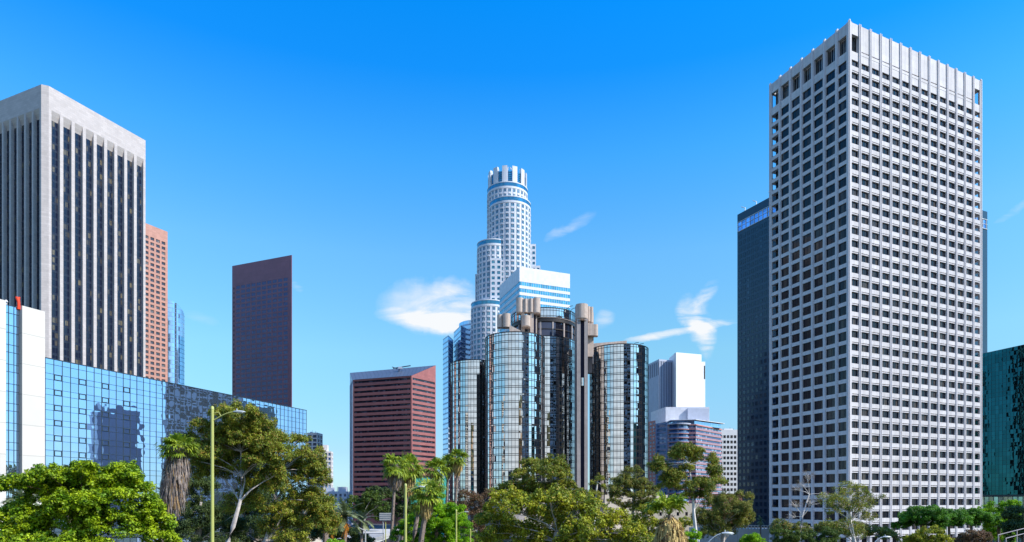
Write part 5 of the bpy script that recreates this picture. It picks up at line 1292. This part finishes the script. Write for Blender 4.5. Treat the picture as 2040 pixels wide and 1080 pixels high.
tree('shrub', 'clipped bright green shrub at the bottom edge below the terrace', 110, [(1502, 1085, 2), (1502, 1095, 2)], [(1502, 1078, 26, 16), (1485, 1084, 16, 12), (1520, 1084, 14, 12)], .12, M_['lime'], M_['bark_brown'], cover=1.4, seed=43)
tree('shrub', 'bright green shrub behind the golden-skirted palm', 80, [(1385, 1090, 2), (1385, 1100, 2)], [(1378, 1068, 18, 14), (1372, 1084, 22, 14)], .10, M_['lime'], M_['bark_brown'], cover=1.3, seed=44)
tree('bare_tree', 'almost leafless white-barked tree before the white grid tower', 96, [(1612, 985, 1.2), (1598, 1030, 2), (1592, 1080, 3)],
     [(1612, 948, 16, 12), (1585, 975, 14, 12), (1600, 965, 16, 14), (1640, 985, 12, 8), (1580, 1005, 20, 12), (1618, 1000, 22, 16), (1575, 1030, 14, 14)], .06, M_['rust'], M_['bark_white'], cover=.05, twigs=34, lw=.3, seed=45, limb_r=.35)
tree('eucalyptus_tree', 'thin sparse eucalyptus with twisting limbs against the corner of the white grid tower', 92, [(1690, 1000, 2.0), (1694, 1040, 3), (1702, 1080, 4)],
     [(1650, 990, 18, 12), (1680, 985, 18, 12), (1700, 972, 30, 14), (1665, 1000, 30, 18), (1722, 1000, 30, 22), (1720, 985, 18, 14), (1740, 1005, 14, 12), (1700, 1010, 24, 16), (1660, 1015, 22, 14), (1730, 1030, 18, 14), (1680, 1045, 28, 18), (1710, 1062, 24, 16), (1755, 990, 8, 8)], .12, M_['euca'], M_['bark_white'], G_E, sub=.42, cover=.30, fill=1.3, twigs=18, hang=.5, lw=.34, seed=46, limb_r=.4)
tree('shrub', 'dark green shrub at the lower edge under the almost leafless tree', 88, [(1610, 1090, 2), (1610, 1100, 2)], [(1560, 1062, 22, 16), (1600, 1070, 28, 16), (1650, 1066, 24, 18), (1575, 1082, 34, 16), (1640, 1086, 34, 16)], .09, M_['midleaf'], M_['bark_brown'], cover=1.0, seed=47, twigs=3)
tree('broadleaf_tree', 'olive tree filling the gap between the olive mass and the golden-skirted palm', 112, [(1290, 1050, 2.4), (1290, 1080, 3)],
     [(1285, 1020, 24, 18), (1300, 1045, 26, 22), (1268, 1045, 26, 24), (1310, 1072, 34, 20), (1365, 1045, 18, 16), (1280, 1080, 34, 18)], .16, M_['olive'], M_['bark_pale'], cover=1.0, twigs=4, seed=61)
tree('broadleaf_tree', 'mid green thicket along the foot of the white grid tower, left of the umbrella trees', 140, [(1700, 1070, 2), (1700, 1080, 3)],
     [(1560, 1050, 22, 18), (1600, 1058, 30, 18), (1650, 1052, 34, 18), (1700, 1058, 34, 20), (1745, 1062, 30, 18), (1780, 1070, 22, 14)], .19, M_['euca2'], M_['bark_pale'], cover=.8, twigs=8, seed=62)
G_U = 'deep green umbrella shaped street trees'
tree('street_tree', 'leftmost and widest deep green umbrella tree before the white grid tower', 150, [(1835, 1045, 2.5), (1838, 1080, 3.5)],
     [(1833, 1030, 46, 20), (1830, 1022, 38, 15), (1810, 1036, 28, 12), (1855, 1034, 28, 14), (1845, 1018, 24, 10), (1800, 1048, 20, 9), (1868, 1048, 18, 10), (1832, 1044, 30, 9)], .16, M_['umbrella'], M_['bark_brown'], G_U, cover=1.3, seed=48, sub=.4)
tree('street_tree', 'middle umbrella tree with a forked trunk showing against the lobby', 158, [(1890, 1045, 2), (1892, 1080, 3)],
     [(1893, 1030, 30, 15), (1893, 1026, 24, 11), (1878, 1036, 18, 9), (1908, 1038, 20, 11), (1892, 1044, 20, 8)], .16, M_['umbrella'], M_['bark_brown'], G_U, cover=1.3, seed=49, sub=.4)
tree('street_tree', 'rightmost umbrella tree, meeting the lighter trees at the tower corner', 166, [(1935, 1045, 2), (1935, 1080, 3)],
     [(1938, 1030, 38, 16), (1925, 1024, 24, 10), (1950, 1028, 26, 12), (1938, 1042, 26, 10), (1968, 1036, 16, 12)], .16, M_['umbrella'], M_['bark_brown'], G_U, cover=1.3, seed=50, sub=.4)
tree('broadleaf_tree', 'bright green tree below the teal mirror building', 170, [(1990, 1050, 3), (1990, 1080, 4)],
     [(1985, 1020, 26, 18), (2010, 1005, 20, 10), (1975, 1048, 24, 24), (2005, 1040, 24, 24), (2000, 1070, 30, 18)], .18, M_['lime'], M_['bark_brown'], cover=1.2, seed=51)
tree('broadleaf_tree', 'dark green tree at the right edge in front of the brighter one', 130, [(2040, 1050, 3), (2040, 1080, 4)],
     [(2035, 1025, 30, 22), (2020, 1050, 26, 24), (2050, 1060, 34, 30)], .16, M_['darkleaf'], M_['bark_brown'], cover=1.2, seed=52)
tree('shrub', 'yellow-olive shrub in front of the widest umbrella tree', 84, [(1845, 1090, 2), (1845, 1100, 2)], [(1842, 1062, 28, 16), (1815, 1076, 24, 14), (1870, 1076, 24, 14), (1845, 1084, 40, 14)], .09, M_['olive'], M_['bark_brown'], cover=1.1, seed=53, twigs=3)
tree('shrub', 'brownish shrub beside the railing at lower right', 90, [(1945, 1090, 2), (1945, 1100, 2)], [(1935, 1066, 26, 14), (1965, 1072, 24, 14), (1915, 1080, 22, 12), (1950, 1086, 36, 12)], .09, M_['rust'], M_['bark_brown'], cover=.9, seed=54, twigs=4)

# ------------------------------------------------------------------ street furniture
def lamp_post(label, px, ytop, Y, arm_px, arm_dy, rp, m, group=None, headdir=1, bracket=True):
    s = Y/F; b = P(px, ytop, Y); t = empty('street_lamp', (b[0], Y, 0), label, 'street lamp', group)
    p = MB(); p.tube([(b[0], Y, 0), (b[0], Y, 1.2), (b[0], Y, b[2])], [rp*s*1.25, rp*s*1.15, rp*s*.8], m, 10); p.tube([(b[0], Y, b[2]-.02), (b[0], Y, b[2]+rp*s*1.2), (b[0], Y, b[2]+rp*s*1.7)], [rp*s*.9, rp*s*.8, .01], m, 10); p.build('post', t)
    a = MB(); e = P(px+arm_px*.78, ytop+arm_dy, Y); z0 = b[2]-abs(arm_px)*.42*s
    q = [(b[0], Y, z0)]; 
    for i in range(1, 9): f = i/8; q.append((b[0]+(e[0]-b[0])*f, Y, z0+(e[2]-z0)*math.sin(f*math.pi/2)))
    a.tube(q, [max(.035, rp*s*.34)]*9, m, 7)
    if bracket: a.tube([(b[0], Y, b[2]-rp*s*2.2), (b[0]+(e[0]-b[0])*.3, Y, b[2]-rp*s*1.8), q[3]], max(.02, rp*s*.16), m, 6)
    a.build('arm', t)
    h = MB(); d = 1 if arm_px > 0 else -1; L_ = abs(arm_px)*.42*s; rows = []
    for i in range(9):
        f = i/8; w = L_*.20*math.sin(math.pi*min(1, f*.9+.1))**.6+.01; hh = w*.55; x = e[0]+d*(f*L_-L_*.12)
        rows.append([(x, Y+math.cos(k*math.pi/5)*w, e[2]+math.sin(k*math.pi/5)*hh*(1.2 if k < 5 else .35)) for k in range(11)])
    h.grid(rows, M_['galv']); hd = h.build('lamp_head', t)
    l = MB(); l.box((e[0]+d*L_*.45, Y, e[2]-L_*.055), (L_*.5, L_*.24, L_*.06), M_['lens']); l.build('lens', hd)
    pc = MB(); pc.tube([(e[0]+d*L_*.15, Y, e[2]+L_*.08), (e[0]+d*L_*.15, Y, e[2]+L_*.28)], [L_*.05, L_*.04], M_['galv'], 7); pc.build('photocell', hd)
    return t
lamp_post('tall olive lamp post in front of the big eucalyptus, lower left', 423, 815, 33, 58, 6, 3.7, M_['post_green'])
lamp_post('olive lamp post between the tall fan palms', 808, 968, 60, 34, 2, 3.0, M_['post_green'])
lamp_post('olive lamp post in front of the lime green tree', 909, 1018, 66, 22, 2, 2.0, M_['post_green'])
lamp_post('short olive post top at the left side of the big olive tree', 937, 1056, 70, 14, 2, 1.6, M_['post_green'])
lamp_post('grey lamp arm at the bottom edge beside the drooping eucalyptus', 1392, 1078, 46, 62, -15, 1.8, M_['galv'], bracket=False)
lamp_post('grey lamp arm at the bottom edge before the white grid tower', 1728, 1082, 52, 42, -12, 1.6, M_['galv'], bracket=False)
lamp_post('grey lamp head above the rounded shrub below the date palms', 664, 1078, 78, 14, -5, 1.4, M_['galv'], bracket=False)
def sign():
    Y = 128; s = Y/F; x0, x1 = P(756, 0, Y)[0], P(782, 0, Y)[0]; z1, z0 = P(0, 1022, Y)[2], P(0, 1037.5, Y)[2]; t = empty('highway_sign', ((x0+x1)/2, Y, 0), 'grey back of a highway sign on two thin posts beside the road', 'road sign')
    m = MB(); m.box(((x0+x1)/2, Y, (z0+z1)/2), (x1-x0, .12, z1-z0), M_['galv'])
    for k in range(4): m.box(((x0+x1)/2, Y-.1, z0+(z1-z0)*(k+.5)/4), (x1-x0-.1, .08, .07), M_['conc_dark'])
    m.build('panel', t)
    for px, c in ((763, 'galv'), (768, 'post_green')): m = MB(); x = P(px, 0, Y)[0]; m.tube([(x, Y+.15, 0), (x, Y+.15, z1-.2)], .09, M_[c], 8); m.build('post', t)
sign()
def gantry():
    Y = 100; t = empty('signal_mast', (P(728, 0, Y)[0], Y, 0), 'bent grey mast arm reaching left over the road beside the date palms', 'mast')
    m = MB(); m.tube([(P(728, 0, Y)[0], Y, 0), P(728, 1058, Y)], .11, M_['galv'], 8); m.build('post', t); m = MB(); m.tube([P(728, 1058, Y), P(712, 1050, Y), P(692, 1049, Y)], .09, M_['galv'], 8); m.build('arm', t)
gantry()
def bridge():
    t = empty('road_bridge', (P(770, 0, 150)[0], 150, 0), 'pale concrete road bridge deck with a dark railing at the bottom, left of centre', 'bridge')
    zd = P(0, 1063, 150)[2]
    m = MB(); a = [P(700, 0, 150)[:2], P(800, 0, 150)[:2], P(796, 0, 175)[:2], P(722, 0, 175)[:2]]; m.prism([(a[0][0], 128), (a[1][0]-2, 128), a[2], a[3]], zd-1.2, zd, M_['deck']); m.build('deck', t)
    m = MB(); m.prism([(a[0][0]+2, 130), (a[1][0]-4, 130), (a[1][0]-4, 134), (a[0][0]+2, 134)], 0, zd-1.2, M_['deck']); m.build('pier', t)
    f = Facade((P(700, 0, 128)[0], 127.8), (P(765, 0, 128)[0], 127.8)); m = MB(); n = 30
    for i in range(n+1): fbox(m, f, max(0, f.L/n*i-.03), f.L/n*i+.03, zd, zd+1.1, -.05, 0, M_['stripe_dark'])
    fbox(m, f, 0, f.L, zd+1.05, zd+1.15, -.08, .03, M_['stripe_dark']); fbox(m, f, 0, f.L, zd-.2, zd+.1, -.1, .04, M_['deck']); m.build('railing', t)
bridge()
def car():
    Y = 232.; x, _, z = P(743.5, 1061.5, Y)
    zr = z-.02; t = empty('car', (x, Y, zr), 'silver car driving towards the viewer on the road beyond the highway sign', 'car')
    rows = []; prof = [(-2.2, .35, .62), (-2.15, .3, .82), (-1.2, .28, .95), (-.75, .28, 1.0), (.9, .28, 1.0), (1.6, .3, .98), (2.15, .32, .9), (2.2, .4, .6)]
    b = MB()
    for (y, z0, z1) in prof:
        w = .9 if abs(y) < 2 else .78; rows.append([(x-w, Y+y, zr+z0), (x-w*1.02, Y+y, zr+(z0+z1)/2), (x-w*.93, Y+y, zr+z1), (x+w*.93, Y+y, zr+z1), (x+w*1.02, Y+y, zr+(z0+z1)/2), (x+w, Y+y, zr+z0), (x-w, Y+y, zr+z0)])
    b.grid(rows, M_['car_paint']); b.face(rows[0][:-1], M_['car_paint']); b.face(rows[-1][:-1], M_['car_paint'])
    b.prism([(x-.66, Y-.25), (x+.66, Y-.25), (x+.66, Y+1.1), (x-.66, Y+1.1)], zr+1.42, zr+1.46, M_['car_paint']); b.build('body', t)
    c = MB(); c.hexa([(x-.82, Y-.85, zr+.98), (x+.82, Y-.85, zr+.98), (x+.82, Y+1.7, zr+.98), (x-.82, Y+1.7, zr+.98), (x-.62, Y-.2, zr+1.415), (x+.62, Y-.2, zr+1.415), (x+.62, Y+1.05, zr+1.415), (x-.62, Y+1.05, zr+1.415)], M_['car_glass']); c.build('windows', t)
    for sx in (-1, 1):
        for sy in (-1.35, 1.35): w = MB(); w.tube([(x+sx*.72, Y+sy, zr+.33), (x+sx*.92, Y+sy, zr+.33)], .33, M_['rubber'], 14); w.tube([(x+sx*.92, Y+sy, zr+.33), (x+sx*.94, Y+sy, zr+.33)], .2, M_['galv'], 12); w.build('wheel', t)
        h = MB(); h.box((x+sx*.62, Y-2.2, zr+.7), (.34, .06, .16), M_['lens']); h.build('headlight', t)
    # ramp it drives on
    m = MB(); m.prism([(x-9, Y-26), (x+13, Y-26), (x+8, Y+90), (x-14, Y+90)], 0, zr, M_['asphalt']); tag(m.build('ramp'), kind='structure')
car()
def railing():
    Y = 60; t = empty('railing', (P(1985, 0, Y)[0], Y, 0), 'grey tubular railing at the lower right corner', 'railing')
    m = MB()
    for (x0, y0, x1, y1, Yk) in ((1988, 1066, 2060, 1048, Y), (2003, 1073, 2060, 1058, Y-4)):
        m.tube([P(x0, y0, Yk), P(x1, y1, Yk)], .045, M_['conc_dark'], 8)
        for px in (x0+1, x0+38): f = (px-x0)/(x1-x0); q = P(px, y0+(y1-y0)*f, Yk); m.tube([q, (q[0], q[1], 0)], .045, M_['conc_dark'], 8)
    m.build('rails', t)
railing()
print('objects', len(bpy.data.objects))
